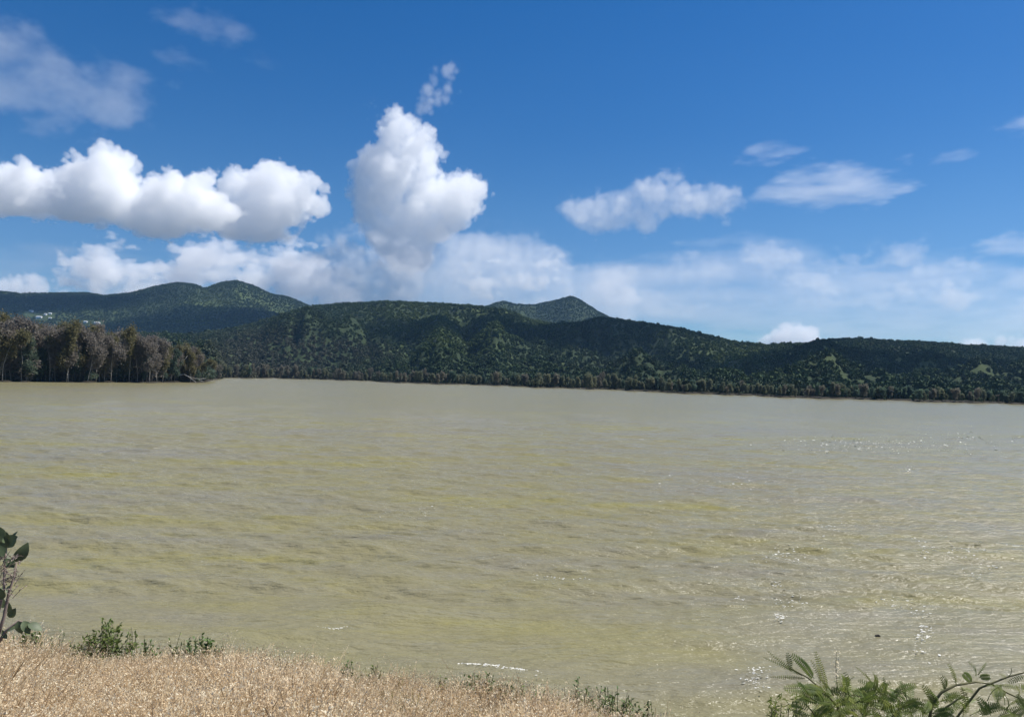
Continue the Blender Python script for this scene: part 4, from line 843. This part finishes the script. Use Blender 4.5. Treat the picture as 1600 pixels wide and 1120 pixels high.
# fine leaved tuft at the bottom
def fine_tuft():
    D = 3.4; X = (1222-800)/F*D; base = np.array([X, D, float(bank_z(X, D))]); rng = np.random.default_rng(81); root = empty('fine_leaved_plant', base, 0, 'fine needle leaved green plant at the bottom edge, left of the feathery shrub', 'plant')
    st, lv = MB(), MB()
    for i in range(16):
        tp = at(rng.uniform(1198, 1250), rng.uniform(1092, 1122), D+rng.uniform(-.1, .1))-base; b0 = np.array([rng.normal()*.03, 0, 0]); md = (b0+tp)/2; st.tube([b0, md, tp], [.004, .003, .0015], 4)
        for k in range(60):
            f = rng.uniform(.6, 1.04); c = b0+(tp-b0)*f; d_ = unit(rng.normal(size=3)+[0, 0, .5])*rng.uniform(.02, .045); leaf_blade(lv, c, c+d_, .006, rng.normal(size=3), n=2)
    st.build('stem', M_stem, root); lv.build('foliage', M_pin, root)
fine_tuft()

# ------------------------------------------------------------------ things on the water
M_drift = bark_mat('wet_driftwood', (.012, .011, .009), (.03, .027, .02), 30)
for i, (px, py, r, lab) in enumerate(((419, 757, .075, 'small dark floating scrap far out on the left half of the lake'), (1371, 995.5, .045, 'small dark floating scrap on the water above the feathery branches'))):
    p = on_water(px, py); tag(lump(60+i, r, (1.3, .7, .75), M_drift, 'floating_debris', (p[0], p[1], .035)), lab, 'debris')
# foam of the little breakers at the bank; white flecks imitate sun glints
M_foam_glint = simple_mat('foam_glint_white', (.74, .72, .64), .7)
def foam_and_glints():
    rng = np.random.default_rng(91); C = []
    def streak(pts, n, spread):
        pts = np.array(pts, float); ph = rng.uniform(0, 6.28, 3)
        for i in range(n):
            f = rng.random(); 
            if math.sin(f*17+ph[0])+math.sin(f*41+ph[1])+rng.normal()*.5 < rng.uniform(-.8, .9): continue
            q = f*(len(pts)-1); j = min(int(q), len(pts)-2); a = pts[j]+(pts[j+1]-pts[j])*(q-j)
            p = on_water(a[0]+rng.normal()*spread*2.5, a[1]+rng.exponential()*spread*.5+1.2*math.sin(f*23+ph[2])); C.append((p[0], p[1]))
    streak([(735, 1040), (748, 1045), (775, 1045), (800, 1048), (840, 1054)], 230, 3.6); streak([(505, 976), (530, 979), (556, 975)], 70, 1.6)
    n1 = len(C)  # flecks from here on: whitecaps and painted sun glints
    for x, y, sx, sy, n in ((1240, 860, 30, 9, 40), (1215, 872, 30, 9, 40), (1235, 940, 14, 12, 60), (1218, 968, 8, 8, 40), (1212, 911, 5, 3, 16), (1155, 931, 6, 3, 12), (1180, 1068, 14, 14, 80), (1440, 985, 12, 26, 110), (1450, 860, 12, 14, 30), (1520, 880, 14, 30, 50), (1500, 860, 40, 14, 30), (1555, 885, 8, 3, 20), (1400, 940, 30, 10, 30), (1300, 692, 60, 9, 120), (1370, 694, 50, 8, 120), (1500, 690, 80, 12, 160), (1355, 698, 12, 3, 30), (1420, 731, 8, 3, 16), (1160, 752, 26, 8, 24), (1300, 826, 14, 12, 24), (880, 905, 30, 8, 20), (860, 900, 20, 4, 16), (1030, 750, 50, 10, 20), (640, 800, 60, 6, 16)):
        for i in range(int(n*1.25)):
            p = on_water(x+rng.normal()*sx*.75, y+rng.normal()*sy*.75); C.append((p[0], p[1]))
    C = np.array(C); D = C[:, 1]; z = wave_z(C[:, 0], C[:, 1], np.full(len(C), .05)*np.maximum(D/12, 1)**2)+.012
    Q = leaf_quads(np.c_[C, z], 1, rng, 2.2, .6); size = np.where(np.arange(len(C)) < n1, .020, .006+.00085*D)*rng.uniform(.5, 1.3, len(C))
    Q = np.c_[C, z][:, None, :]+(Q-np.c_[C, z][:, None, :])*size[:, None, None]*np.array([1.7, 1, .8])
    o = link('foam_and_glints', quad_mesh('foam_and_glints', Q, M_foam_glint)); tag(o, kind='stuff')
foam_and_glints()

# ------------------------------------------------------------------ air
def haze():
    m = bpy.data.materials.new('haze_air'); m.use_nodes = True; n = m.node_tree.nodes; n.clear(); pv = n.new('ShaderNodeVolumePrincipled'); out = n.new('ShaderNodeOutputMaterial'); m.node_tree.links.new(pv.outputs[0], out.inputs[1])
    pv.inputs['Color'].default_value = (.34, .62, 1.0, 1); pv.inputs['Density'].default_value = .000055; pv.inputs['Anisotropy'].default_value = .2
    x0, x1, y0, y1, z0, z1 = -3700, 3700, -80, 3500, -4.4, 430
    mb = MB(); mb.add([(x0, y0, z0), (x1, y0, z0), (x1, y1, z0), (x0, y1, z0), (x0, y0, z1), (x1, y0, z1), (x1, y1, z1), (x0, y1, z1)], [(3, 2, 1, 0), (4, 5, 6, 7), (0, 1, 5, 4), (1, 2, 6, 5), (2, 3, 7, 6), (3, 0, 4, 7)])
    tag(mb.build('haze', m), kind='stuff')
haze()
print('script', round(time.time()-T0, 1))
